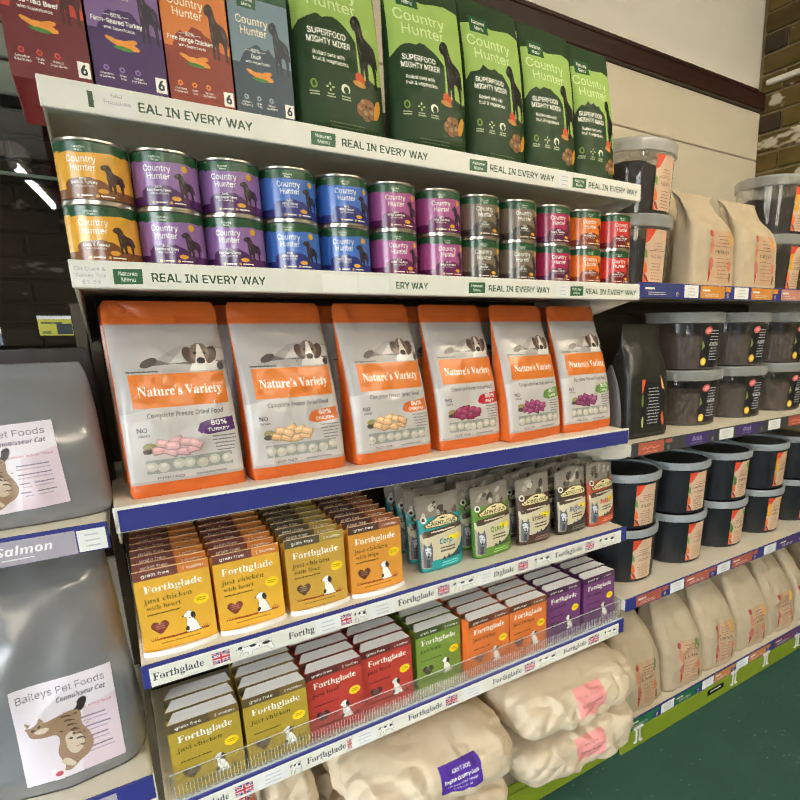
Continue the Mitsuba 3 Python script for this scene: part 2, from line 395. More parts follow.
for y in (-.5, -.1, .3): part(k, 'screw', ply(trimesh.creation.icosphere(1, .006).apply_translation((XR-.022, y, 2.407)), 'steel'))
WX0, WX1, WZ0, WZ1 = -2.3, -.75, .35, 2.40      # unseen opening added behind the viewer to let more daylight in
struct('wall_front', ply(cat(bx(XL-.2, WX0, YF-.2, YF, 0, ZC), bx(WX1, XR+.2, YF-.2, YF, 0, ZC), bx(WX0, WX1, YF-.2, YF, 0, WZ0), bx(WX0, WX1, YF-.2, YF, WZ1, ZC)), 'plaster_dark'), 'unseen wall behind the viewer, dark to dim its reflection, with an added daylight opening')
# daylight comes in through the shop doorway in the left wall
DY0, DY1, DZ1 = -2.3, -.40, 2.30
struct('wall_left', ply(cat(bx(XL-.15, XL, YF, DY0, 0, ZC), bx(XL-.15, XL, DY1, YB+.16, 0, ZC), bx(XL-.15, XL, DY0, DY1, DZ1, ZC)), 'plaster_white'), 'white left wall with the open shop doorway')
struct('trim_2', ply(cat(bx(XL-.02, XL+.02, DY0-.06, DY0, 0, DZ1+.06), bx(XL-.02, XL+.02, DY1, DY1+.06, 0, DZ1+.06), bx(XL-.02, XL+.02, DY0, DY1, DZ1, DZ1+.06)), 'dark_wood'), 'dark wooden frame of the shop doorway')
# the dark window behind the left bay, outside it a brick wall coloured night-dark
w1 = struct('window_1', ply(bx(-1.5, .30, YB+.06, YB+.064, .86, 2.55), 'window_glass'), 'dark window behind the grey bags at the left')
for a in ((-1.5, -1.45, .86, 2.55), (.25, .30, .86, 2.55), (-1.45, .25, 2.50, 2.55), (-1.45, .25, .86, .91)):
    struct('frame', ply(bx(a[0], a[1], YB+.03, YB+.10, a[2], a[3], .004), 'dark_wood'), 'dark window frame', w1)
wo = struct('wall_outside', ply(cat(bx(-2.4, .6, 1.52, 1.6, 0, 3.4), bx(-2.5, -2.4, YB+.17, 1.6, 0, 3.4), bx(.6, .7, YB+.17, 1.6, 0, 3.4), bx(-2.5, .7, YB+.17, 1.6, 3.4, 3.5), bx(-2.5, .7, YB+.17, 1.6, -.05, 0)), 'brick_night'), 'brick wall seen through the window, coloured night-dark and boxed in against daylight')  # unseen side walls, roof and floor added to shut daylight out
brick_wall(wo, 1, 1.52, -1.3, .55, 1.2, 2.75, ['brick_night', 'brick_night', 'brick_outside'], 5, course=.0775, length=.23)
k = thing('window_slats', 'grey-green blind at the top of the dark window', 'slats')  # pale bands in the glass, built here as solid pieces
for i in range(9):
    z = 2.46-.068*i
    part(k, 'slat', ply(bx(-1.44, .24, YB+.012, YB+.022, z-.031, z+.031, .003), 'slat_grey'))
k = thing('window_wire', 'thin pale cable running across the dark window', 'cable')
part(k, 'cable', ply(trimesh.creation.cylinder(.004, segment=[(-1.44, YB+.045, 1.757), (.24, YB+.045, 1.735)], sections=8), 'slat_grey'))
k = thing('window_sticker', 'small yellow and dark sticker on the window above the grey bag', 'sticker')
a = Art(); a.rect(0, 0, .085, .05, (196, 190, 62)); a.rect(.045, .004, .084, .036, (38, 52, 58)); a.rect(.008, .036, .06, .041, (70, 80, 60)); a.rect(.008, .006, .03, .014, (120, 130, 60))
part(k, 'sheet', ply(bx(-.090, -.028, YB+.054, YB+.0555, 1.402, 1.446), 'white_card'))
part(k, 'print', a.build('print_card'), at(-.090, YB+.0538, 1.402, s=.73))

# fluorescent battens under the ceiling
def batten(p0, p1, z, label, power):
    k = thing('batten_light', label, 'light')
    p0, p1 = np.array([*p0, z]), np.array([*p1, z]); d = p1-p0; L = np.linalg.norm(d); ang = math.degrees(math.atan2(d[1], d[0])); c = (p0+p1)/2
    W = T().translate(c.tolist()) @ T().rotate([0, 0, 1], ang)
    part(k, 'housing', ply(bx(-L/2, L/2, -.032, .032, .02, .07, .006), 'white_paint'), W)
    tube = trimesh.creation.cylinder(.014, segment=[(-L/2+.03, 0, 0), (L/2-.03, 0, 0)], sections=16)
    part(k, 'tube', {**ply(tube, 'white_paint', 40), 'emitter': {'type': 'area', 'radiance': {'type': 'rgb', 'value': [power*x for x in LAMP]}}}, W)
    for s in (-1, 1):
        part(k, 'end_cap', ply(bx(s*(L/2-.015)-.015, s*(L/2-.015)+.015, -.02, .02, -.02, .03, .004), 'white_paint'), W)
    for s in (-.6, .6):
        part(k, 'hanger', ply(trimesh.creation.cylinder(.004, segment=[(s*L/2, 0, .06), (s*L/2, 0, ZC-z)], sections=6), 'steel'), W)
batten((-.300, -2.75), (-.172, -4.25), 2.45, 'fluorescent batten light hanging behind the viewer by the doorway', LAMP_POWER*1.1)
batten((.3, -2.0), (1.85, -2.0), 2.5, 'fluorescent batten light hanging over the middle of the aisle', LAMP_POWER)
batten((1.45, -1.25), (2.42, -1.25), 2.5, 'added unseen batten light brightening the right bay near the brick end wall', LAMP_POWER*1.5)  # lamp added to brighten the right bay and its walls

# ---------------------------------------------------------------- gondola shelving
S1, S2, S3, S4, S5, S6 = 1.769, 1.517, 1.117, .817, .512, .105
RA, RB, RC, RD = 1.524, 1.070, .572, .117
L1, L2 = 1.099, .596
BACK = .455
def gondola(x0, x1, label, top):
    k = thing('gondola_frame', label, 'shelving')
    if top:
        zz = [.1, .55, 1.0, 1.45, top]
        for lo, hi in zip(zz[:-1], zz[1:]):
            part(k, 'back_panel', ply(bx(x0+.012, x1-.012, BACK+.006, BACK+.018, lo+.001, hi-.001, .002), 'panel_paint'))
    for x in (x0, x1):
        part(k, 'upright', ply(bx(x-.011, x+.011, BACK-.002, BACK+.034, 0, max(top, 1.47), .002), 'panel_paint'))
    return k
gondola(-1.247, -.012, 'shop shelving frame of the left bay in front of the dark window', 0)
gondola(.012, 1.238, 'cream shop shelving frame of the middle bay holding the cans and cartons', 1.98)
g = gondola(1.262, 2.488, 'cream shop shelving frame of the right bay beside the brick wall', 1.62)
kp = thing('kick_plate', 'green kick plate along the floor under the big paper sacks', 'plinth')
part(kp, 'panel', ply(bx(.004, 1.246, .012, .024, 0, .073, .002), 'kick_green'))
g = thing('kick_plate', 'green kick plate along the floor under the right bay', 'plinth')
part(g, 'panel', ply(bx(1.262, 2.49, -.004, .008, 0, .073, .002), 'kick_green'))
a = Art(); a.rect(0, 0, .1, .024, (22, 24, 20)); a.bars(.05, .0105, .07, 1, .01, .005, (200, 200, 186), 2)
part(g, 'kick_label', a.build('print_card'), at(1.72, -.0042, .034), label='small black label')

def shelf(x0, x1, z, label, board_depth=0.0, edge='shelf_edge_white', strip_h=.042, y0=0.0, brack=(.075, .11), top_line=None, lip='shelf_edge_white'):
    k = thing('shelf', label, 'shelf')
    part(k, 'board', ply(cat(bx(x0+.003, x1-.003, y0+.001, BACK-.004, z-.030, z-.004, .002), bx(x0+.003, x1-.003, y0+.001, y0+.02, z-min(.042, strip_h), z-.03)), 'shelf_paint'))
    if brack:
        for s, x in ((0, x0+.0035), (1, x1-.0035)):
            pts = [(y0+.012, z-.005), (BACK-.004, z-.005), (BACK-.004, z-.03-brack[1]), (y0+.03, z-brack[0]), (y0+.012, z-brack[0]+.012)]
            part(k, 'bracket', ply(prism(pts, 0, x-.0018, x+.0018), 'shelf_paint'))
    part(k, 'ticket_strip', ply(bx(x0, x1, y0-.005, y0+.001, z-strip_h, z, .0015), edge))
    return k

def strip_art(k, items, z, h, y0=0.0, bsdf_='print_card', name='print'):
    """items: (x0, x1, function(art, width, height)); each becomes one piece of print lying on the strip of the shelf k."""
    for x0, x1, fn in items:
        a = Art(); fn(a, x1-x0, h)
        part(k + '__ticket_strip', name, a.build(bsdf_), at(x0, y0-.005, z))

GREEN_TXT = (52, 78, 52)
def slogan(s, frac=1.0):
    return lambda a, w, h: a.text(s, w/2, h*.32, h*.36, GREEN_TXT, bold=1, width=w)
def menu_tag(a, w, h):
    a.poly([(0, h*.16), (w*.97, h*.20), (w, h*.84), (w*.02, h*.80)], (44, 92, 58)); a.text('Natures', w*.5, h*.54, h*.17, (226, 232, 220), bold=.5, width=w*.66); a.text('Menu', w*.5, h*.29, h*.17, (226, 232, 220), bold=.5, width=w*.5)
def ticket(lines, col=(228, 226, 220), ink=(150, 146, 150)):
    def fn(a, w, h):
        a.rect(0, h*.04, w, h*.96, col)
        for i, s in enumerate(lines):
            y = h*(.70-.27*i)
            if s: a.text(s, w/2, y, h*.15, ink, width=min(w*.86, len(s)*h*.14))
    return fn
def blank_ticket(a, w, h):
    a.rect(0, h*.04, w, h*.96, (228, 228, 226)); a.bars(w*.5, h*.70, w*.62, 3, h*.24, h*.06, (190, 190, 194), 3)
TK = lambda x0, x1, fn=blank_ticket: (x0, x1, fn)
PRINTS = lambda k, items, z, h, y0=0.0: strip_art(k, items, z, h, y0)
def tickets(k, items, z, h, y0=0.0):
    """Price tickets: thin cards of their own slid into the strip."""
    for x0, x1, fn in items:
        key = part(k + '__ticket_strip', 'price_ticket', None or ply(bx(x0, x1, y0-.0062, y0-.005, z+h*.03, z+h*.97), 'white_card'))
        a = Art(); fn(a, x1-x0, h)
        scene[key] = a.build('print_paper'); scene[key]['to_world'] = at(x0, y0-.0056, z)

k1 = shelf(0, 1.25, S1, 'top shelf of the middle bay with cream slogan strip, under the green pouches', brack=(.045, .10))
z = S1-.040; h = .036
PRINTS(k1, [(.0585, .065, lambda a, w, h: a.rect(0, h*.2, w, h*.8, (60, 84, 62))), (.121, .288, slogan('EAL IN EVERY WAY')), (.386, .432, menu_tag), (.442, .622, slogan('REAL IN EVERY WAY')), (.720, .766, menu_tag), (.771, .954, slogan('REAL IN EVERY WAY')), (1.010, 1.055, menu_tag), (1.062, 1.236, slogan('REAL IN EVERY WAY'))], z, h)
tickets(k1, [(.071, .119, ticket(['N&J', 'Pouches', ''])), (.966, 1.004, blank_ticket)], z, h)
Y2 = -.010
k2 = shelf(0, 1.25, S2, 'second shelf of the middle bay with cream slogan strip, under the cans', y0=Y2, brack=(.045, .10))
z = S2-.041
PRINTS(k2, [(.054, .094, menu_tag), (.105, .281, slogan('REAL IN EVERY WAY')), (.531, .605, slogan('ERY WAY')), (.704, .748, menu_tag), (.756, .935, slogan('REAL IN EVERY WAY')), (.999, 1.043, menu_tag), (1.049, 1.236, slogan('REAL IN EVERY WAY'))], z, h, Y2)
tickets(k2, [(.002, .049, ticket(['CH Duck &', 'Turkey Tins', '£3.39'])), (.382, .450, ticket(['', '', ''], (236, 234, 226))), (.452, .516, ticket(['', '', ''], (232, 231, 224))), (.954, .993, blank_ticket)], z, h, Y2)
k3 = shelf(0, 1.25, S3, 'third shelf of the middle bay with plain blue edge, under the orange-topped bags', edge='shelf_edge_white', strip_h=.046, y0=.010)
part(k3 + '__ticket_strip', 'blue_insert', ply(bx(.006, 1.246, .0030, .0052, S3-.044, S3-.005, .001), 'shelf_edge_blue'))

def union_flag(a, w, h):
    W = w*.96; H = h*.62; x = w*.02; y = h*.2
    a.rect(x, y, x+W, y+H, (58, 62, 128))
    for p, q in (((x, y), (x+W, y+H)), ((x, y+H), (x+W, y))): a.line([p, q], H*.20, (232, 230, 232))
    for p, q in (((x, y), (x+W, y+H)), ((x, y+H), (x+W, y))): a.line([p, q], H*.09, (196, 48, 66))
    a.rect(x+W*.40, y, x+W*.60, y+H, (232, 230, 232)); a.rect(x, y+H*.34, x+W, y+H*.66, (232, 230, 232))
    a.rect(x+W*.44, y, x+W*.56, y+H, (196, 48, 66)); a.rect(x, y+H*.41, x+W, y+H*.59, (196, 48, 66))
def walk_dog(a, w, h):
    H = h*.74; y = h*.08
    a.poly(outline(DOG_WALK, 0, y, w*.98, H), (120, 120, 118))
    a.poly(Polygon(outline(DOG_WALK, 0, y, w*.98, H)).buffer(-h*.022), (236, 235, 230))
    a.ell(w*.12, y+H*.82, w*.05, H*.11, (44, 44, 46)); a.ell(w*.42, y+H*.76, w*.08, H*.10, (44, 44, 46)); a.ell(w*.74, y+H*.70, w*.10, H*.12, (44, 44, 46))
    for i in range(9):
        u = w*(.05+.1*i); a.line([(u, h*.04), (u+h*.03, h*.16)], h*.012, (150, 165, 140))
def brandword(s):
    return lambda a, w, h: a.text(s, w/2, h*.34, h*.38, (86, 84, 96), 'serif', bold=.02, width=w)
def half_card(a, w, h): a.rect(0, h*.02, w, h*.98, (222, 221, 222)); a.rect(0, h*.96, w, h*1.0, (206, 206, 210))
def forth_shelf(z, y0, label, words, flags, dogs, cards, brack=(.05, .14)):
    k = shelf(0, 1.25, z, label, edge='shelf_edge_blue', y0=y0, strip_h=.046, brack=brack)
    zz = z-.045; hh = .038
    part(k + '__ticket_strip', 'white_insert', ply(bx(.012, 1.225, y0-.0068, y0-.0045, zz, zz+hh, .001), 'shelf_edge_white'))
    yy = y0-.0018
    PRINTS(k, [(a_, b_, brandword(s)) for a_, b_, s in words], zz, hh, yy)
    PRINTS(k, [(a_, b_, union_flag) for a_, b_ in flags], zz, hh, yy)
    PRINTS(k, [(a_, b_, walk_dog) for a_, b_ in dogs], zz, hh, yy)
    tickets(k, [(a_, b_, blank_ticket) for a_, b_ in cards], zz, hh, yy)
    return k
k4 = forth_shelf(S4, .004, 'fourth shelf of the middle bay with white illustrated strip, under orange cartons',
    [(.016, .100, 'Forthglade'), (.256, .310, 'Forthg'), (.500, .593, 'Forthglade'), (.765, .829, 'thglade'), (.968, 1.068, 'Forthglade')],
    [(.114, .146), (.366, .391), (.603, .636), (.842, .875), (1.080, 1.115)], [(.155, .234), (.395, .428), (.642, .715), (.893, .958), (1.131, 1.205)], [(.312, .366), (.432, .492), (.718, .764)])
k5 = forth_shelf(S5, 0.0, 'fifth shelf of the middle bay with clear ribbed riser, under the small cartons',
    [(.030, .109, 'Forthglade'), (.265, .353, 'Forthglade'), (.507, .601, 'Forthglade'), (.752, .848, 'Forthglade'), (.999, 1.089, 'Forthglade')],
    [(.120, .156), (.356, .366), (.610, .645), (.858, .895), (1.097, 1.140)], [(.229, .256), (.430, .474), (.905, .980), (1.159, 1.222)], [(.163, .227), (.370, .425), (.659, .724)])
# clear ribbed riser along the front of the fifth shelf
part(k5, 'clear_riser', ply(bx(.014, 1.242, .0035, .0040, S5, S5+.062), 'riser_clear'), label='clear plastic riser')
part(k5, 'riser_edge', ply(bx(.014, 1.242, .0028, .0046, S5+.0615, S5+.0630), 'riser_edge'))
part(k5, 'riser_rib', ply(cat(*[bx(x, x+.0008, .0026, .0036, S5+.006, S5+.034) for x in np.arange(.02, 1.24, .0066)]), 'riser_edge'), label='row of fine ribs', stuff=True)
part(k5, 'riser_foot', ply(cat(bx(.014, 1.242, -.001, .014, S5-.002, S5+.003, .001), *[bx(x, x+.004, -.002, .002, S5+.001, S5+.006) for x in np.arange(.02, 1.24, .0105)]), 'riser_edge'))
k6 = shelf(0, 1.25, S6, 'base shelf of the middle bay with green plinth, under the big paper sacks', edge='kick_green', strip_h=.03, y0=.02, brack=None)

NAVY, TERRA, ORNG, PINK, GRNL, PURP = (58, 66, 118), (176, 92, 74), (206, 140, 62), (190, 132, 116), (40, 106, 70), (66, 52, 104)
def range_label(col, word=None, badge=True):
    def fn(a, w, h):
        a.rect(0, h*.03, w*.78, h*.97, col); a.rect(w*.06, h*.56, w*.30, h*.70, (226, 222, 218))
        a.bars(w*.36, h*.34, w*.5, 2, h*.14, h*.04, (214, 206, 204), 5)
        if badge:
            a.rect(w*.80, h*.55, w*.99, h*.95, col); a.ell(w*.89, h*.28, h*.14, h*.16, (214, 200, 176)); a.ell(w*.89, h*.26, h*.09, h*.10, (90, 78, 70))
    return fn
def script_label(col, word):
    def fn(a, w, h):
        a.rect(0, h*.03, w*.74, h*.97, col); a.text(word, w*.37, h*.38, h*.36, tuple(min(255, c+86) for c in col), 'script') if word else a.line([(w*.12, h*.40), (w*.2, h*.62), (w*.26, h*.42), (w*.36, h*.60), (w*.44, h*.44), (w*.62, h*.56)], h*.06, tuple(min(255, c+60) for c in col)); a.bars(w*.36, h*.18, w*.44, 1, h*.14, h*.05, tuple(min(255, c+60) for c in col), 5)
        a.rect(w*.78, h*.62, w*.98, h*.94, col); a.ell(w*.88, h*.28, h*.13, h*.2, (112, 116, 128))
    return fn
def right_shelf(z, label, edge, marks, cards, brack=(.05, .12), h=.040):
    k = shelf(1.256, 2.494, z, label, edge=edge, strip_h=h+.002, brack=brack)
    PRINTS(k, marks, z-h, h-.001)
    tickets(k, [(a_, b_, blank_ticket) for a_, b_ in cards], z-h, h-.001)
    return k
ka = right_shelf(RA, 'top shelf of the right bay with blue strip and orange range labels', 'shelf_edge_blue',
    [(1.272, 1.436, range_label(NAVY, 'Salmon')), (1.524, 1.678, range_label(ORNG, 'Chicken')), (1.787, 1.945, range_label(ORNG, 'Chicken')), (1.964, 2.12, range_label(PINK, 'Salmon')), (2.22, 2.38, range_label(PINK, 'Salmon'))], [(1.449, 1.514), (1.694, 1.770), (2.135, 2.205)])
kb = right_shelf(RB, 'second shelf of the right bay with dark grey strip and purple labels', 'shelf_edge_grey',
    [(1.281, 1.435, script_label(TERRA, '')), (1.496, 1.655, script_label(PURP, 'Duck')), (1.766, 1.94, script_label(PURP, 'Duck')), (2.092, 2.25, script_label(TERRA, ''))], [(1.671, 1.749), (1.959, 2.038), (2.27, 2.345)])
kc = right_shelf(RC, 'third shelf of the right bay with blue strip and terracotta labels, under the black tubs', 'shelf_edge_blue',
    [(1.301, 1.456, range_label(TERRA, 'Salmon')), (1.541, 1.712, range_label(TERRA, 'Salmon')), (1.807, 1.972, range_label(TERRA, 'Salmon')), (2.115, 2.29, range_label(PURP, 'Lamb'))], [(1.464, 1.535), (1.718, 1.795), (2.012, 2.095), (2.31, 2.39)])
kd = right_shelf(RD, 'bottom shelf of the right bay above the green kick plate, under the kraft bags', 'shelf_edge_blue',
    [(1.290, 1.450, range_label(GRNL, 'Lamb')), (1.528, 1.675, range_label(GRNL, 'Lamb')), (1.755, 1.890, range_label((196, 128, 74), 'Chicken')), (1.982, 2.135, range_label((196, 128, 74), 'Chicken')), (2.159, 2.36, range_label((110, 60, 92), 'Salmon'))], [(1.453, 1.522), (1.681, 1.750), (1.893, 1.975)], brack=None)
clip = cat(bx(-.010, -.006, -.010, -.0055, -.055, .004), bx(.006, .010, -.010, -.0055, -.055, .004), bx(-.022, .022, -.010, -.0055, -.004, .004), bx(-.020, -.008, -.010, -.0055, -.056, -.050), bx(.008, .020, -.010, -.0055, -.056, -.050))
for x in (1.335, 1.88, 2.10, 2.34):
    part(kd, 'strip_clip', ply(clip, 'white_paint'), at(x, -.002, RD-.036))

def lilac(word):
    def fn(a, w, h):
        a.rect(0, 0, w, h, (168, 160, 172)); a.text(word, w*.52, h*.40, h*.34, (240, 238, 240), 'script'); a.bars(w*.45, h*.2, w*.3, 1, h*.1, h*.05, (225, 222, 226), 2)
    return fn
kl = shelf(-1.246, -.010, L1, 'upper shelf of the left bay with lilac label strip', edge='shelf_edge_blue', strip_h=.047, brack=(.042, .046))
PRINTS(kl, [(-.192, -.055, lilac('Salmon')), (-.52, -.36, lilac('Salmon'))], L1-.046, .040)
tickets(kl, [(-.053, -.014, blank_ticket)], L1-.046, .040)
kl2 = shelf(-1.246, -.010, L2, 'lower shelf of the left bay with blue edge strip', edge='shelf_edge_blue', strip_h=.05, brack=(.042, .046))
PRINTS(kl2, [(-.22, -.068, lilac('Salmon'))], L2-.049, .042)
kl3 = shelf(-1.246, -.010, S6, 'base shelf of the left bay near the floor', edge='shelf_edge_blue', strip_h=.04, brack=None)

# ---------------------------------------------------------------- print shared by several packs
WHITE = (240, 238, 230)
def dark_dog(a, x, y, w, h, col=(32, 26, 28), glint=(92, 84, 82)):
    a.poly(outline(DOG_STAND, x, y, w, h), col)
    for p in ([(.30, .86), (.36, .70), (.44, .62), (.40, .74)], [(.24, .60), (.30, .44), (.34, .40), (.30, .56)], [(.70, .60), (.80, .52), (.88, .42), (.78, .48)], [(.10, .90), (.16, .93), (.20, .88), (.14, .86)]):
        a.poly(outline(p, x, y, w, h), glint)
def country_word(a, x, y, h, col, w):
    a.text('Country', x, y, h, col, bold=.5, width=w); a.text('Hunter', x+w*.03, y-h*1.3, h, col, bold=.5, width=w*.84)
def natures_tag(a, x, y, w, h):
    a.poly([(x-w/2, y), (x+w/2, y), (x+w/2, y+h), (x-w/2, y+h)], (38, 84, 50)); a.text('Natures', x, y+h*.54, h*.26, WHITE, bold=.6, width=w*.72); a.text('Menu', x, y+h*.16, h*.26, WHITE, bold=.6, width=w*.5)

# ---------------------------------------------------------------- cans on the second shelf
def make_can(main, dark, lines, dogcol, seed):
    r, H = .0485, .0905
    parts = []
    tin = lathe([(.0, .003), (r-.006, .003), (r-.004, .0), (r+.0008, .0), (r+.0008, .003), (r-.0006, .005), (r-.0006, H-.005), (r+.0008, H-.003), (r+.0008, H), (r-.003, H), (r-.005, H-.004), (0, H-.004)], 56)
    parts.append(('tin', ply(tin, 'tin_metal', 30)))
    a = Art(lift=0.0); Cc = 2*math.pi*r; z0, z1 = .0052, H-.0052
    a.rect(-Cc/2, z0, Cc/2, z1, main)
    a.rect(-Cc/2, z0, Cc/2, z0+.013, dark)
    a.rect(-Cc/2, z1-.013, Cc/2, z1, (28, 74, 44))
    a.poly([(-.045, z1-.013), (-.045, z1-.016), (-.02, z1-.0135), (.0, z1-.015), (.03, z1-.013), (.05, z1-.0155), (.05, z1-.013)], (28, 74, 44))
    a.poly(mountains(-.040, .020, .026, .036, seed, .012), dark)
    a.poly([(.005, .012), (.015, .021), (.032, .019), (.046, .014), (.05, .012)], dark)
    dark_dog(a, .012, .016, .034, .040, dogcol)
    country_word(a, -.012, .0565, .0092, WHITE, .041)
    natures_tag(a, -.012, .070, .022, .0115)
    a.text('80%', -.012, .0315, .0034, WHITE, bold=1); a.text(lines, -.012, .0262, .0040, WHITE, bold=1, width=min(.036, len(lines)*.0031)); a.text('with Superfoods', -.012, .0218, .0026, WHITE, width=.026)
    a.ell(.030, .064, .0055, .0055, (214, 168, 50)); a.ell(.012, .0165, .007, .0036, (222, 160, 60))
    a.ell(-.022, .0095, .0022, .0022, (226, 170, 90)); a.rect(-.018, .0085, -.002, .0105, WHITE); a.ell(.004, .0095, .0022, .0022, (226, 170, 90)); a.rect(.008, .0085, .026, .0105, WHITE)
    a.rect(-Cc/2+.002, z0+.004, -Cc/2+.05, z1-.016, (238, 226, 190)); a.bars(-Cc/2+.026, z1-.024, .04, 9, .005, .0016, (90, 84, 80), seed)
    def warp(u, v):
        t = u/r
        return np.stack([(r+.0002)*np.sin(t), -(r+.0002)*np.cos(t), v], -1)
    parts.append(('label', a.build('print_can', warp, .0065)))
    return parts
CANS = {'yellow': ((226, 164, 48), (124, 74, 38), 'Duck & Turkey', (56, 28, 20)), 'purple': ((140, 102, 160), (74, 32, 88), 'Farm-Reared Turkey', (44, 26, 48)), 'blue': ((62, 108, 188), (38, 44, 118), 'Wild Boar', (26, 28, 52)),
    'pink': ((168, 82, 140), (96, 26, 78), 'Wild Venison', (44, 20, 40)), 'brown': ((118, 104, 88), (60, 50, 42), 'Rabbit', (34, 28, 24)), 'magenta': ((166, 34, 84), (84, 20, 62), 'Grass-fed Beef', (46, 14, 32)), 'orange': ((224, 122, 44), (130, 54, 30), 'Free Range Chicken', (60, 26, 16)), 'red': ((196, 50, 48), (104, 22, 30), 'Grass-fed Beef', (58, 16, 18))}
protos = {k: make_can(v[0], v[1], v[2], v[3], i) for i, (k, v) in enumerate(CANS.items())}
can_x = [.0525, .152, .2515, .352, .456, .563, .672, .776, .881, .989, .1095*10, 1.201]
can_c = ['yellow', 'purple', 'purple', 'blue', 'blue', 'pink', 'pink', 'brown', 'brown', 'magenta', 'orange', 'red']
which = {'yellow': 'leftmost can', 'purple': None, 'magenta': 'can between the brown and the orange cans', 'orange': 'can next to the red cans', 'red': 'rightmost can'}
for tier in (0, 1):
    seen = {}
    for x, c in zip(can_x, can_c):
        seen[c] = seen.get(c, 0)+1
        two = can_c.count(c) > 1
        lab = f"{c} and green tin can, {'upper' if tier else 'lower'} layer" + (f", {'left' if seen[c] == 1 else 'right'} of the two {c} ones" if two else f", the only {c} one of its layer")
        k = thing('tin_can', lab, 'can', 'tin cans on the second shelf')
        W = at(x+R.uniform(-.0012, .0012), .052+R.uniform(-.003, .003), S2-.0035+tier*.0907, R.uniform(-6, 7) - (4 if x < .6 else 0))
        for nm, sh in protos[c]: part(k, nm, sh, W)

# ---------------------------------------------------------------- multipack boxes on the top shelf
def make_box(main, dark, sky_, l1, dogcol, seed):
    w, h, d = .0965, .185, .235
    a = Art(lift=2e-4); x0, x1 = -w/2, w/2
    a.rect(x0, 0, x1, h, main); a.rect(x0, 0, x1, .078, dark)
    a.poly(mountains(x0+.012, x1-.018, .080, .106, seed, .07), dark)
    a.rect(x0, .166, x1, h, (28, 74, 44)); natures_tag(a, -.018, .152, .030, .017)
    country_word(a, -.012, .131, .0105, (244, 226, 196), .052)
    a.poly([(.012, .07), (.02, .084), (.048, .080), (.048, .07)], dark)
    dark_dog(a, .014, .070, .034, .072, dogcol)
    a.text('80%', -.010, .0945, .0046, WHITE, bold=1); a.text(l1, -.010, .0865, .0055, WHITE, bold=1.2, width=min(.066, len(l1)*.0042)); a.text('with Superfoods', -.008, .0795, .0036, WHITE, bold=.4, width=.040)
    a.line([(-.026, .0965), (-.018, .0965)], .0006, WHITE); a.line([(-.002, .0965), (.006, .0965)], .0006, WHITE)
    a.ell(-.016, .0655, .013, .0032, (222, 146, 62), rot=-22); a.ell(.0, .063, .016, .0045, (232, 150, 56), rot=-12); a.ell(.004, .067, .010, .0035, (226, 140, 52), rot=14); a.ell(-.006, .0585, .013, .0026, (70, 128, 50), rot=-4)
    for i, (p, q) in enumerate((('Complete', '& Balanced'), ('Grain', 'Free'), ('Natural', 'Ingredients'))):
        x = -.032+.0205*i
        a.ell(x, .032, .0036, .0036, sky_); a.ell(x, .032, .0018, .0018, dark); a.text(p, x, .0235, .0026, WHITE, bold=.4); a.text(q, x, .0195, .0026, WHITE, bold=.4)
    a.rect(.0315, .012, .0465, .031, (238, 234, 224)); a.text('6', .039, .016, .0115, (24, 44, 62), bold=2)
    a.bars(0, .007, .06, 1, .004, .0016, dark, 1)
    a.t = [t_*[1, 1.13] for t_ in a.t]
    return [('carton', {**ply(bx(x0, x1, 0, d, 0, h*1.13, .0012), 'print_card'), 'bsdf': {'type': 'ref', 'id': f'box_{seed}'}}), ('print', a.build('print_card'))]
BOXES = [('deep red', (188, 62, 48), (104, 28, 36), (200, 64, 60), 'Grass-fed Beef', (70, 22, 26)), ('purple', (122, 92, 142), (66, 36, 92), (140, 110, 170), 'Farm-Reared Turkey', (38, 26, 50)), ('rust orange', (212, 120, 52), (138, 48, 32), (232, 140, 50), 'Free Range Chicken', (54, 26, 20)), ('slate blue', (112, 134, 146), (52, 70, 84), (150, 170, 180), 'Duck', (40, 50, 60))]
for i, (nm, *v) in enumerate(BOXES):
    bsdf(f'box_{i}', v[1] if i else (160, 44, 46), .42, spec=.45)
    k = thing('multipack_carton', f"{nm} multipack carton with a dog and a white number six, on the top shelf", 'box', 'multipack cartons on the top shelf')
    for n_, sh in make_box(*v, i): part(k, n_, sh, at([.021, .121, .2205, .321][i], .012+.003*i, S1-.0035, [.6, -.4, 0, -.4][i]))

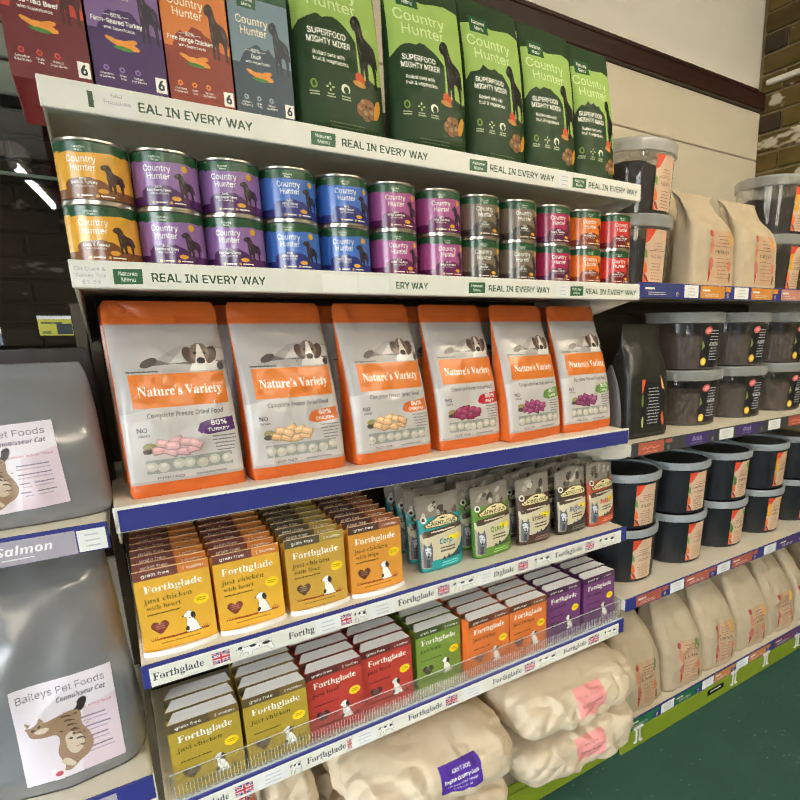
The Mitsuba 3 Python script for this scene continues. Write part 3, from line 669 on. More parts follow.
# ---------------------------------------------------------------- green pouches on the top shelf
def make_mixer(seed, w=.176):
    h = .335; hw = w/2
    bag = Bag(h, smooth_at([0, .06, .5, .9, 1], [hw*.97, hw, hw, hw*.97, hw*.96]), smooth_at([0, .05, .25, .6, .85, 1], [.030, .040, .042, .032, .012, .003]), lerp_at([0, .3, 1], [3.0, 2.4, 2.0]), smooth_any([0, .3, .8, 1], [.045, .045, .052, .06]), crease=.006, seed=seed, freq=13)
    DK, LT = (36, 60, 32), (158, 190, 100)
    body = bag.body('print_matt', lambda t, s: DK)
    a = Art(lift=4e-4); x0, x1 = -hw*.93, hw*.93
    a.poly([(x0, .165), (x0, .280), (x0*.5, .286), (0, .281), (x1*.6, .289), (x1, .283), (x1, .092), (x1*.3, .092), (x1*.28, .16)], LT)
    a.poly(mountains(x0, x1*.34, .165, .197, seed, .088), DK)
    a.poly([(x1*.26, .088), (x1*.30, .098), (x1*.6, .106), (x1*.8, .100), (x1, .106), (x1, .086)], DK)
    natures_tag(a, -.036, .266, .046, .032)
    country_word(a, -.014, .238, .0205, (208, 226, 168), .112)
    a.text('SUPERFOOD', -.026, .163, .0098, WHITE, bold=1.2, width=.070); a.text('MIGHTY MIXER', -.024, .149, .0098, WHITE, bold=1.2, width=.080)
    a.text('Rolled oats with', -.026, .129, .0070, WHITE, bold=.6, width=.060); a.text('fruit & vegetables', -.024, .118, .0070, WHITE, bold=.6, width=.066)
    dark_dog(a, .020, .092, .054, .122, (24, 26, 22), (74, 80, 62))
    a.ell(.030, .103, .009, .012, (204, 84, 50), rot=20); a.ell(.028, .094, .013, .005, (196, 138, 68), rot=-12)
    for i in range(3):
        x = -.058+.029*i
        if i == 0: a.ell(x, .080, .006, .008, (116, 142, 66)); a.ell(x, .080, .003, .005, DK)
        elif i == 1:
            a.rect(x-.0075, .0775, x+.0075, .0805, (190, 206, 150)); a.rect(x-.0015, .0715, x+.0015, .0865, (190, 206, 150)); a.rect(x-.003, .076, x+.003, .082, DK)
        else: a.ell(x, .080, .0085, .0085, (226, 230, 206)); a.ell(x+.001, .078, .005, .0065, DK)
        a.bars(x, .066, .018, 2, .0045, .0022, (170, 180, 150), i)
    r = random.Random(seed)
    for x, y, q in ((.030, .052, .012), (.044, .060, .013), (.040, .044, .012), (.052, .047, .011), (.035, .062, .010)):
        a.ell(x, y, q, q*.86, (132+r.randint(-14, 14), 98, 66), rot=r.randint(0, 90)); a.ell(x-.003, y+.003, q*.4, q*.35, (168, 136, 98)); a.ell(x+.004, y-.004, q*.25, q*.3, (92, 64, 44))
    a.ell(.062, .056, .007, .018, (206, 148, 58), rot=-14); a.bars(0, .020, .09, 2, .006, .0018, (90, 104, 76), 4)
    return [('pouch', body), ('print', a.build('print_matt', lambda u, v: bag.front(u, v), .006))]
for i, (x, y, rz, w) in enumerate([(.466, .012, 3, .178), (.651, .010, -2, .175), (.830, .024, 3, .168), (1.000, .040, 2, .166), (1.160, .055, 3, .150)]):
    k = thing('mixer_pouch', f"green pouch with a black dog, {['leftmost, beside the slate blue carton', 'second from the left', 'third from the left', 'fourth from the left', 'rightmost'][i]}, top shelf", 'pouch', 'green pouches on the top shelf')
    W = at(x, y, S1-.0035, rz)
    for n_, sh in make_mixer(20+i, w): part(k, n_, sh, W)

# ---------------------------------------------------------------- orange and silver bags on the third shelf
def make_nv(seed, badge, badge_txt, meat, w=.193):
    h = .350; hw = w/2
    OR_, SIL = (206, 100, 40), (176, 170, 167)
    bag = Bag(h, smooth_at([0, .04, .5, .92, .975, 1], [hw, hw, hw*.985, hw*.97, hw*.955, hw*.90]), smooth_at([0, .04, .3, .6, .85, .92, 1], [.036, .042, .044, .036, .014, .004, .003]), lerp_at([0, .35, .7, 1], [9, 5, 3, 2]), smooth_any([0, .25, .6, .9, 1], [.046, .051, .067, .091, .099]), crease=.009, seed=seed, freq=15)
    def colr(t, s):
        if t < .068 or t > .885: return OR_
        return OR_ if s > .985 else SIL
    body = bag.body('print_film', colr, nt=60)
    a = Art(lift=4e-4); x0, x1 = -hw*.97, hw*.97
    a.poly([(x0, .03), (x0, .15), (x1, .19), (x1, .03)], (196, 190, 187))
    a.rect(x0, .310, x1, .3425, OR_, .008); a.line([(x0+.01, .321), (x1-.01, .321)], .0008, (186, 84, 28))
    a.rect(x0, .0, x1, .025, OR_)
    # grey photograph of a lying puppy
    a.poly([(-.03, .222), (-.02, .248), (.01, .266), (.05, .270), (x1, .262), (x1, .222)], (160, 154, 151))
    a.poly([(-.052, .236), (-.03, .246), (-.002, .236), (.03, .240), (x1, .238), (x1, .232), (.02, .230), (-.03, .228)], (112, 104, 104))
    a.poly([(-.07, .223), (-.05, .232), (.0, .236), (.03, .234), (.03, .222)], (168, 162, 160)); a.ell(-.038, .239, .015, .007, (84, 74, 72), rot=24); a.poly([(-.005, .238), (.02, .262), (.06, .268), (x1, .258), (x1, .240)], (192, 187, 184))
    a.poly([(.026, .222), (.036, .246), (.064, .246), (.082, .232), (.086, .222)], (222, 218, 214))
    a.ell(.030, .250, .011, .016, (88, 72, 66), rot=24); a.ell(.066, .250, .011, .017, (88, 72, 66), rot=-28)
    a.ell(.048, .253, .017, .019, (126, 106, 96)); a.poly([(.046, .270), (.050, .270), (.056, .246), (.058, .236), (.038, .236), (.040, .246)], (222, 214, 208)); a.ell(.048, .240, .0075, .0058, (58, 48, 46))
    a.ell(.040, .254, .0025, .0025, (36, 28, 28)); a.ell(.056, .254, .0025, .0025, (36, 28, 28)); a.ell(.080, .228, .006, .007, (60, 60, 64))
    a.bars(-.050, .2225, .05, 1, .004, .0025, (96, 92, 92), 2)
    a.rect(-.073, .160, .084, .2195, (220, 122, 50)); a.text("Nature's Variety", .0055, .181, .0165, (248, 244, 234), 'serif', bold=.02, width=.138)
    a.text('Complete Freeze Dried Food', .008, .1425, .0082, (86, 80, 80), 'script', width=.126)
    a.poly([(.022, .113), (.028, .126), (.040, .130), (.086, .134), (.088, .108), (.040, .104), (.026, .108)], badge)
    a.text(badge_txt[0], .060, .1205, .0090, WHITE, bold=1.2, width=.030); a.text(badge_txt[1], .058, .1095, .0062, WHITE, bold=.8, width=min(.040, .0066*len(badge_txt[1])))
    a.text('NO', -.066, .118, .0080, (84, 62, 76), bold=1.2, width=.017); a.text('GRAIN', -.064, .110, .0042, (84, 62, 76), bold=1, width=.019)
    r = random.Random(seed)
    a.ell(-.058, .092, .011, .007, (150, 140, 90)); a.ell(-.062, .084, .008, .005, (80, 70, 60)); a.ell(-.020, .075, .046, .006, (196, 188, 182))
    for kx, (x, y) in enumerate([(-.044, .084), (-.026, .080), (-.006, .078), (.012, .082), (-.036, .095), (-.016, .098), (.002, .094), (-.022, .090), (.016, .090)]):
        d = r.randint(-14, 12); c = tuple(max(0, min(255, q+d)) for q in meat)
        g = affinity.rotate(sbox(x-.012, y-.0075, x+.012, y+.0075).buffer(-.003).buffer(.003, 3), r.randint(-30, 30))
        a.poly(g, tuple(int(q*.78) for q in c)); a.poly(affinity.translate(affinity.scale(g, .86, .8), -.0008, .0012), c); a.poly(affinity.translate(affinity.scale(g, .5, .35), -.002, .003), tuple(min(255, q+24) for q in c))
    a.bars(.066, .098, .044, 5, .0068, .0022, (130, 126, 128), 6)
    a.rect(-.068, .043, .076, .068, (150, 152, 146))
    for i in range(7): a.ell(-.060+.021*i+r.uniform(-.003, .003), .055+r.uniform(-.003, .003), .010, .009, (196, 190, 178)); a.ell(-.062+.021*i, .057, .005, .004, (212, 208, 198))
    a.text('FREEZE DRIED', -.032, .031, .0045, (98, 92, 92), bold=1, width=.044); a.bars(.036, .031, .070, 1, .006, .0036, (150, 146, 146), 3)
    return [('bag', body), ('print', a.build('print_film', lambda u, v: bag.front(u, v), .0065))]
NV = [((88, 50, 108), ('80%', 'TURKEY'), (214, 170, 172)), ((212, 112, 56), ('80%', 'CHICKEN'), (226, 186, 140)), ((212, 112, 56), ('80%', 'CHICKEN'), (226, 186, 140)), ((178, 44, 56), ('80%', 'BEEF'), (150, 58, 92)), ((106, 146, 74), ('80%', 'LAMB'), (158, 72, 120)), ((106, 146, 74), ('80%', 'LAMB'), (146, 74, 116))]
nv_desc = ['with a purple flash, first from the left', 'with an orange flash and pale meat, second from the left', 'with an orange flash and pale meat, third from the left', 'with a red flash, fourth from the left', 'with a green flash, second from the right', 'with a green flash, rightmost, beside the black bag']
for i, (b_, t_, m_) in enumerate(NV):
    x, y, rz, ln = [(.128, .050, 3, 0), (.334, .055, 3, 0), (.549, .057, 5, 0), (.762, .072, 4, 0), (.955, .052, 6, 0), (1.152, .062, 2, 0)][i]
    W = at(x, y, S3-.0032, rz, ln)
    k = thing('freeze_dried_bag', f"silver and orange bag {nv_desc[i]}", 'bag', 'silver and orange bags on the third shelf')
    for n_, sh in make_nv(40+i, b_, t_, m_, .187 if i > 2 else .193): part(k, n_, sh, W)
back_nv = make_nv(60, *NV[1], .185)
for i, x in enumerate([.118, .326, .548, .745, .945, 1.146]):
    k = thing('freeze_dried_bag', f"orange-sided bag behind the {['first', 'second', 'third', 'fourth', 'fifth', 'sixth'][i]} silver and orange bag from the left", 'bag', 'second row of silver and orange bags')
    for n_, sh in back_nv: part(k, n_, sh, at(x, .19, S3-.0032, 2, 0))

# ---------------------------------------------------------------- small cartons of wet food
def soft(c, k=.13): return tuple(q*(1-k)+150*k for q in c)
def make_forth(main, band, band2, line1, line2, topcol, heart, w=.125, h=.165, white_top=False):
    hw = w/2; main, band, band2 = soft(main), soft(band), soft(band2)
    a = Art(lift=2e-4)
    a.rect(-hw, 0, hw, h, main)
    sp = -hw+w*.58
    a.rect(-hw, h-.019, hw, h, band2); a.rect(-hw, h-.019, sp, h, band)
    a.text('grain free', -hw+.036, h-.0135, .0062, WHITE, bold=.4, width=.046); a.text('2 months+', hw-.026, h-.0135, .0058, WHITE, bold=.3, width=.038)
    a.text('Forthglade', 0, .119, .0142, (250, 246, 232), 'serif', width=.098)
    ink = tuple(int(q*.42) for q in main)
    a.text(line1, -hw+.012, .099, .0098, ink, 'serif', align='l', width=.0066*len(line1))
    if line2: a.text(line2, -hw+.014, .0845, .0088, ink, 'serif', align='l', width=.0056*len(line2))
    a.bars(-.022, .0745, .055, 1, .004, .0022, ink, 2)
    a.ell(hw-.020, .084, .0135, .0105, (240, 206, 34), 6, 8); a.bars(hw-.020, .086, .016, 2, .004, .0018, (180, 140, 20), 2)
    a.poly(outline(HEART, -hw+.031, .046, .0150, .0145), heart); a.bars(-hw+.031, .0525, .018, 3, .0042, .0016, tuple(min(255, q+70) for q in heart), 3)
    gr = (150, 70, 30) if not white_top else ink
    a.poly([(-hw+.010, .022), (-hw+.03, .025), (.0, .0238), (.03, .0262), (hw-.012, .0245), (hw-.014, .0215), (-.01, .0200), (-hw+.03, .0215)], gr)
    for i in range(4): a.poly([(hw-.022+.003*i, .024), (hw-.0235+.0042*i, .037-.002*abs(i-1)), (hw-.0205+.003*i, .024)], gr); a.poly([(-hw+.014+.0025*i, .022), (-hw+.0115+.0045*i, .030), (-hw+.0155+.0025*i, .022)], gr)
    o = outline(DOG_SIT, .006, .0225, .031, .044)
    a.poly(Polygon(o).buffer(.0005), (110, 96, 84)); a.poly(o, (244, 242, 234)); a.ell(.0245, .056, .0042, .0072, (54, 46, 44), rot=10); a.ell(.0125, .0305, .0032, .0048, (54, 46, 44), rot=-14); a.ell(.0075, .0575, .0013, .0013, (40, 34, 34)); a.line([(.016, .051), (.027, .052)], .0010, (150, 60, 40))
    a.bars(0, .012, .085, 1, .004, .0022, tuple(int(q*.72) for q in main), 3)
    parts = []
    d = .042
    if white_top:
        # a card sleeve open at the top around a white tray whose end slopes back
        sp_ = [(0.0009, 0), (d*.8, .0), (d*.95, .012), (d*.95, h-.012), (d*.6, h-.002), (0.0009, h-.001)]
        sleeve = cat(bx(-hw, hw, 0, .0009, 0, h), prism(sp_, 0, -hw, -hw+.0008), prism(sp_, 0, hw-.0008, hw))
        tray = trimesh.convex.convex_hull(np.array([[-hw+.0012, .0012, h-.0004], [hw-.0012, .0012, h-.0004], [hw-.006, d*.97, h-.0012], [-hw+.015, d*.97, h-.0012],
                      [-hw+.0012, .0012, h-.0024], [-hw+.0012, d*.45, h-.012], [hw-.0012, d*.45, h-.012],
                      [-hw+.0012, .0012, .004], [hw-.0012, .0012, .004], [hw-.005, d*.8, .006], [-hw+.012, d*.8, .006]]))
        parts += [('sleeve', ply(sleeve, topcol)), ('tray', ply(tray, 'white_card'))]
    else:
        c = trimesh.convex.convex_hull(np.array([[s*hw, y, z] for s in (-1, 1) for y, z in ((0, 0), (0, h), (.0035, h), (d*.75, h-.040), (d*.95, h-.075), (d*.95, .012), (d*.7, 0))]))
        parts.append(('sleeve', ply(c, topcol)))
        a.rect(-hw, h-.0009, hw, h, (240, 226, 200))
    parts.append(('print', a.build('print_card')))
    return parts
for nm, c in (('gold', (226, 158, 36)), ('olive_gold', (190, 142, 44)), ('amber', (222, 146, 44)), ('mustard', (168, 142, 36)), ('scarlet', (176, 48, 38)), ('leaf', (104, 138, 48)), ('tangerine', (222, 108, 44)), ('violet', (104, 48, 104))):
    bsdf('card_'+nm, c, .5, spec=.4)
ORD = ['first', 'second', 'third', 'fourth', 'fifth', 'sixth', 'seventh', 'eighth', 'ninth']
def column(proto, x, y0, z, n, step, desc, where, width_jit=.001, group=''):
    for j in range(n):
        pos = 'front carton' if j == 0 else f"{ORD[j]} carton from the front"
        k = thing('food_carton', f"{desc}, {pos.replace(' carton','') } in {where}", 'carton', group)
        W = at(x+R.uniform(-width_jit, width_jit)+.0008*j, y0+step*j, z, R.uniform(-.5, .5), 0)
        for n_, sh in proto: part(k, n_, sh, W)
DKB = (108, 52, 40)
f_heart = make_forth((236, 176, 44), (112, 54, 44), (214, 122, 42), 'just chicken', 'with heart', 'card_gold', (128, 58, 50))
f_olive = make_forth((206, 158, 54), (80, 66, 44), (168, 140, 52), 'just chicken', 'with liver', 'card_olive_gold', (92, 70, 48))
f_tripe = make_forth((228, 150, 48), (76, 46, 36), (150, 82, 44), 'just chicken', 'with tripe', 'card_amber', (96, 52, 40))
ZT = S4-.0032+.0016
for i, (p, x, n, d_, w_) in enumerate([(f_heart, .072, 7, 'golden yellow carton', 'the leftmost column of the fourth shelf'), (f_heart, .2035, 7, 'golden yellow carton', 'the second column of the fourth shelf'), (f_olive, .3405, 8, 'olive gold carton', 'the third column of the fourth shelf'), (f_tripe, .4745, 8, 'amber orange carton', 'the column left of the pouches')]):
    # the white card tray under the column, its front lip curved
    k = thing('display_tray', f"white card tray under the {['leftmost', 'second', 'olive gold', 'amber orange'][i]} column of cartons, fourth shelf", 'tray', 'white card trays under the cartons')
    lip = [(x-.064, .040)] + [(x-.064+.128*t/16, .040-.017*math.sin(math.pi*t/16)**.7) for t in range(17)] + [(x+.064, .400), (x-.064, .400)]
    part(k, 'base', ply(prism(lip[1:], 2, S4-.0036, S4-.0022), 'white_card'))
    rim = cat(*[prism([(p0[0], p0[1]), (p1[0], p1[1]), (p1[0], p1[1]+.0010), (p0[0], p0[1]+.0010)], 2, S4-.0022, S4+.006) for p0, p1 in zip(lip[1:17], lip[2:18])])
    part(k, 'lip', ply(rim, 'white_card'))
    column(p, x, .047, ZT, n, .0425, d_, w_, group='orange and gold cartons on the fourth shelf')
f_must = make_forth((180, 150, 40), (84, 66, 36), (110, 84, 40), 'just chicken', '', 'card_mustard', (84, 68, 48), .127, .163, True)
f_red = make_forth((190, 52, 42), (84, 30, 28), (110, 38, 34), 'just beef', '', 'card_scarlet', (84, 48, 46), .127, .163, True)
f_grn = make_forth((116, 148, 52), (52, 66, 30), (74, 92, 40), 'just lamb', '', 'card_leaf', (66, 62, 48), .127, .163, True)
f_org = make_forth((228, 114, 46), (84, 44, 30), (120, 62, 40), 'just turkey', '', 'card_tangerine', (92, 56, 48), .127, .163, True)
f_vio = make_forth((112, 54, 112), (58, 26, 56), (76, 36, 74), 'just duck', '', 'card_violet', (70, 44, 70), .127, .163, True)
for i, (p, x, y, n, d_, w_) in enumerate([(f_must, .087, .016, 3, 'mustard yellow carton', 'the leftmost column, fifth shelf'), (f_must, .221, .016, 4, 'mustard yellow carton', 'the second column, fifth shelf'), (f_red, .352, .030, 4, 'red carton', 'the left red column, fifth shelf'), (f_red, .482, .040, 4, 'red carton', 'the right red column, fifth shelf'),
        (f_grn, .626, .048, 4, 'green carton', 'the only green column, fifth shelf'), (f_org, .760, .017, 5, 'orange carton', 'the left orange column, fifth shelf'), (f_org, .892, .018, 5, 'orange carton', 'the right orange column, fifth shelf'), (f_vio, 1.029, .028, 5, 'purple carton', 'the left purple column, fifth shelf'), (f_vio, 1.170, .026, 5, 'purple carton', 'the rightmost purple column, fifth shelf')]):
    column(p, x, y, S5-.0032, n, .046, d_, w_, group='small cartons on the fifth shelf')

# ---------------------------------------------------------------- small pouches beside the amber cartons
def make_small_pouch(seed, main, dark, word, wordcol, w=.127):
    h = .186; hw = w/2
    bag = Bag(h, smooth_at([0, .05, .5, .9, 1], [hw*.93, hw*.97, hw, hw, hw]), smooth_at([0, .06, .3, .65, .9, 1], [.017, .023, .022, .014, .004, .002]), lerp_at([0, .3, 1], [2.6, 2.2, 2.0]), smooth_any([0, .4, 1], [.026, .028, .034]), crease=.004, seed=seed, freq=22,
              tip=lambda x, t: (.004+.006*np.sin(x*40+seed))*np.clip((t-.85)/.15, 0, 1)**1.5)
    CR = (206, 196, 168)
    body = bag.body('print_film', lambda t, s: (dark if s > .97 else main) if t < .74 else (126, 116, 106), nt=36, nw=26)
    a = Art(lift=4e-4); x0, x1 = -hw*.94, hw*.94
    a.rect(x0, .132, x1, h*.985, (136, 128, 118))
    r = random.Random(seed)
    for i in range(10): a.ell(r.uniform(x0+.012, x1-.012), r.uniform(.142, .176), r.uniform(.006, .013), r.uniform(.004, .008), r.choice([(96, 86, 76), (168, 160, 146), (188, 182, 170), (70, 62, 56)]), rot=r.randint(0, 90))
    a.rect(x0, .098, x1, .138, main)
    a.rect(x0, .012, x1, .100, CR); a.poly([(x0, .085), (x0, .012), (x0+.03, .012), (x0+.02, .05)], (168, 158, 140))
    a.poly([(x1, .012), (x1, .075), (x1-.012, .050), (x1-.035, .036), (x1-.062, .030), (x0+.02, .028), (x0+.02, .012)], dark)
    a.rect(x0+.018, .004, x1, .030, main, .004); a.bars(.014, .018, .06, 2, .006, .0026, tuple(min(255, q+70) for q in main), 3)
    a.poly([(-.046, .112), (-.050, .120), (-.012, .138), (.010, .141), (.034, .138), (.054, .122), (.048, .112)], (88, 70, 48))
    a.poly([(-.042, .114), (-.045, .120), (-.012, .135), (.010, .138), (.032, .135), (.049, .121), (.044, .114)], (226, 212, 164))
    a.text('CARNILOVE', .001, .1165, .0095, (30, 24, 18), bold=.8, width=.084); a.bars(.004, .130, .02, 1, .004, .003, (34, 28, 22), 3)
    a.poly([(x0+.004, .100), (x0+.010, .106), (x1-.002, .112), (x1, .101), (x0+.006, .090)], (84, 68, 58)); a.bars(.002, .1000, .09, 1, .006, .0032, (214, 204, 188), 4)
    a.ell(x0+.012, .134, .0085, .0085, (222, 216, 204)); a.ell(x0+.012, .134, .0045, .0045, (56, 54, 56))
    a.poly([(.012, .078), (.018, .086), (.030, .083), (.044, .087), (.050, .078), (.038, .070), (.024, .073)], (238, 218, 44))
    a.text(word, .006, .068, .0125, wordcol, 'script', width=min(.052, .0098*len(word)))
    a.bars(.010, .056, .046, 2, .008, .0034, (96, 88, 78), 6)
    # grey wolf at the left
    X = x0+.003
    a.poly([(X, .014), (X+.001, .050), (X+.004, .078), (X+.008, .070), (X+.016, .070), (X+.021, .079), (X+.024, .060), (X+.023, .036), (X+.018, .014)], (104, 106, 112))
    a.poly([(X+.005, .062), (X+.011, .068), (X+.019, .062), (X+.020, .050), (X+.014, .038), (X+.008, .046)], (208, 210, 218)); a.poly([(X+.010, .052), (X+.016, .052), (X+.0145, .040), (X+.012, .040)], (120, 116, 118)); a.ell(X+.013, .042, .0026, .0022, (34, 32, 34)); a.ell(X+.008, .057, .0014, .0012, (60, 54, 30)); a.ell(X+.017, .057, .0014, .0012, (60, 54, 30))
    a.poly([(X+.006, .014), (X+.007, .036), (X+.015, .034), (X+.014, .014)], (70, 70, 76))
    for i in range(4): a.poly([(-.010+.014*i, .028), (-.004+.014*i, .037+.004*(i % 2)), (.004+.014*i, .028)], (66, 70, 84))
    return [('pouch', body), ('print', a.build('print_film', lambda u, v: bag.front(u, v), .007))]
SP = [('teal', (44, 150, 150), (30, 92, 104), 'Carp', (40, 130, 140)), ('green', (94, 138, 54), (70, 112, 40), 'Quail', (120, 150, 50)), ('dark brown', (78, 54, 46), (62, 42, 36), 'Venison', (104, 72, 52)), ('black and cream', (58, 52, 46), (48, 42, 38), 'Buffalo', (70, 92, 140)), ('rust red', (176, 78, 50), (160, 66, 42), 'Rabbit', (190, 60, 60))]
for i, (nm, *v) in enumerate(SP):
    pr = make_small_pouch(80+i, *v, .127 if i < 2 else .118)
    x, y = [(.657, .054), (.811, .050), (.958, .054), (1.093, .054), (1.219, .056)][i]
    for j in range(4):
        k = thing('wet_food_pouch', f"{nm} pouch with a grey wolf, {'at the front of its row' if j == 0 else ORD[j] + ' from the front'}, fourth shelf", 'pouch', 'small pouches on the fourth shelf')
        W = at(x+R.uniform(-.003, .003)+.004*j-(.030 if j else 0)*(i > 3)-(.016 if j else 0)*(i == 3), y+.070*j, S4-.0032, R.uniform(-3, 3)+(4 if j == 0 else 0))
        for n_, sh in pr: part(k, n_, sh, W)

# ---------------------------------------------------------------- tubs of dry food
def tub_label(kind, seed):
    w, h = .082, .150
    a = Art(lift=3e-4)
    bg, ink = ((206, 176, 150), (84, 60, 48)) if kind != 'black' else ((26, 26, 30), (196, 196, 200))
    a.rect(-w/2, 0, w/2, h, bg)
    if kind != 'black':
        acc = {'salmon': (214, 74, 50), 'lamb': (96, 140, 70), 'chicken': (222, 160, 60)}[kind]
        a.poly([(-w/2, h), (-w/2+.034, h), (-w/2+.012, h-.034), (-w/2, h-.040)], (214, 76, 50)); a.ell(w/2-.012, h-.018, .010, .013, (222, 176, 148) if kind == 'salmon' else acc)
        a.poly([(-w/2, h-.052), (-w/2+.008, h-.062), (-w/2+.010, h-.082), (-w/2, h-.078)], (112, 142, 66)); a.poly([(-w/2, .062), (-w/2+.011, .046), (-w/2+.014, .028), (-w/2, .026)], (226, 112, 52))
        a.poly([(-w/2, .028), (-w/2+.010, .020), (-w/2+.020, .002), (-w/2+.014, .001), (-w/2+.004, .014)], (150, 40, 30)); a.poly([(-w/2, .018), (-w/2+.012, .0), (-w/2, .0)], (222, 96, 56))
        a.line([(-w/2+.014, h-.060), (w/2-.006, h-.060)], .0016, ink); a.text(kind.upper(), .004, h-.082, .0105, ink, 'serif', width=.046)
        a.bars(.004, h-.040, .044, 3, .008, .0022, (160, 118, 92), seed); a.bars(.004, h-.098, .050, 6, .0088, .0022, (152, 112, 88), seed+1)
        if kind == 'chicken': a.ell(-w/2+.010, h-.040, .009, .016, acc); a.ell(-w/2+.012, .080, .010, .014, acc)
        if kind == 'lamb': a.ell(-w/2+.008, .070, .007, .018, (70, 118, 52))
    else:
        a.ell(-w/2+.020, h-.020, .016, .013, (206, 96, 92), rot=30); a.ell(-w/2+.020, h-.020, .010, .006, (228, 160, 156), rot=30)
        a.poly([(-w/2, .098), (-w/2+.010, .074), (-w/2, .060)], (120, 140, 70)); a.ell(-w/2+.010, .018, .011, .015, (224, 178, 52)); a.ell(-w/2+.010, .018, .006, .009, (238, 214, 120))
        a.bars(.010, h-.022, .044, 11, .0105, .0026, (176, 178, 184), seed); a.text('GRAIN FREE', .010, .078, .0060, (214, 214, 214), bold=.6, width=.050)
    return a
def make_tub(rt, rb, h, style, kind, seed):
    lid_h = .026 if style == 'black' else .032
    zr = h-lid_h
    wall = lathe([(0, 0), (rb-.006, 0), (rb, .004), (rt, zr), (rt+.001, zr+.001)], 64)
    parts = [('tub', ply(wall, 'tub_black' if style == 'black' else 'clear_plastic', 30))]
    ro = rt+.006
    if style == 'black':
        rim = lathe([(rt-.004, zr), (ro, zr), (ro+.001, zr+.004), (ro+.001, h-.006), (ro-.001, h-.001), (ro-.004, h), (ro-.009, h-.001), (ro-.011, h-.006)], 64)
        top = lathe([(ro-.0105, h-.0075), (0, h-.0075)], 64)
        parts += [('lid', ply(rim, 'tub_lid_grey', 30)), ('lid__centre', ply(top, 'lid_dark', 30))]
    else:
        lid = lathe([(rt+.0005, zr-.004), (ro, zr-.002), (ro+.001, zr+.002), (ro+.001, h-.004), (ro-.002, h), (ro-.007, h), (ro-.010, h-.006), (0, h-.006)], 64)
        parts.append(('lid', ply(lid, 'milky_plastic', 30)))
        hk = zr*(.76 if kind != 'black' else .66)
        m = trimesh.creation.cylinder(1, 1, sections=56); 
        ks = np.linspace(0, 1, 13); prof = [(0.0, .003)] + [((rb-.004)+(rt-rb)*(hk*q/zr)-.0006, .004+hk*q) for q in ks] + [((rt-.012)*(1-q), hk+.004+.004*math.sin(q*3)) for q in np.linspace(.1, 1, 7)]
        km = lathe(prof, 72); v = km.vertices.copy()
        rr = np.hypot(v[:, 0], v[:, 1]); nz = meshkit.noise(v*90, seed)-.5
        topm = np.clip((v[:, 2]-hk*.7)/(hk*.3), 0, 1)
        v[:, 2] += topm*(meshkit.noise(np.c_[v[:, 0]*14, v[:, 1]*14, v[:, 0]*0], seed)-.5)*.034 + topm*nz*.006
        km.vertices = v
        parts.append(('kibble', ply(km, 'kibble' if kind != 'black' else 'kibble_brown', 60)))
    a = tub_label(kind, seed); z0 = .012
    def warp(u, v):
        z = z0+v*(zr-.022)/.150; r = rb+(rt-rb)*z/zr+.0006; t = u/r
        return np.stack([r*np.sin(t), -r*np.cos(t), z], -1)
    parts.append(('label', a.build('print_card', warp, .008)))
    return parts
tk = {(s, q): make_tub(*d, s, q, i) for i, (s, q, d) in enumerate([('black', 'salmon', (.1185, .110, .187)), ('black', 'lamb', (.1185, .110, .187)), ('black', 'chicken', (.1185, .110, .187)), ('clear', 'salmon', (.123, .112, .200)), ('clear', 'chicken', (.128, .116, .200)), ('clear', 'black', (.128, .118, .1905))])}
def tub(proto, x, y, z, rz, label, group):
    k = thing('food_tub', label, 'tub', group)
    for n_, sh in proto:
        key = numbered(k+'__'+n_); scene[key] = {**sh, 'to_world': at(x, y, z, rz)}
        if n_ == 'kibble': labels[key] = {'kind': 'stuff', 'label': 'dark brown kibble'}
for i, (x, q1, q0) in enumerate([(1.414, 'salmon', 'salmon'), (1.679, 'salmon', 'salmon'), (1.935, 'lamb', 'lamb'), (2.195, 'chicken', 'chicken'), (2.37+.082, 'chicken', 'chicken')]):
    for t, q in ((0, q0), (1, q1)):
        tub(tk['black', q], x+(.004 if t else 0), .178, RC-.0032+t*.1872, R.uniform(-5, 5)+(0 if i else -6), f"black tub with grey lid, {'upper' if t else 'lower'} one of the {['first', 'second', 'third', 'fourth', 'fifth'][i]} stack from the left", 'black tubs on the third shelf of the right bay')
for i, x in enumerate([1.716, 1.996, 2.282]):
    for t in (0, 1):
        tub(tk['clear', 'black'], x-.003*t, .195, RB-.0032+t*.1907, -4+R.uniform(-4, 4), f"clear tub with black label, {'upper' if t else 'lower'} one of the {['left', 'middle', 'right'][i]} stack on its shelf", 'clear tubs with black labels')
for t in (0, 1):
    tub(tk['clear', 'salmon'], 1.408+.004*t, .182, RA-.0032+t*.2002, [-4, 6][t], f"clear tub with salmon label left of the kraft bags, {'upper' if t else 'lower'} one of its stack", 'clear tubs with beige labels')
    tub(tk['clear', 'chicken'], 2.155+.012*t, .185, RA-.0032+t*.2002, [2, -3][t], f"clear tub right of the kraft bags, {'upper' if t else 'lower'} one of its stack by the brick wall", 'clear tubs with beige labels')

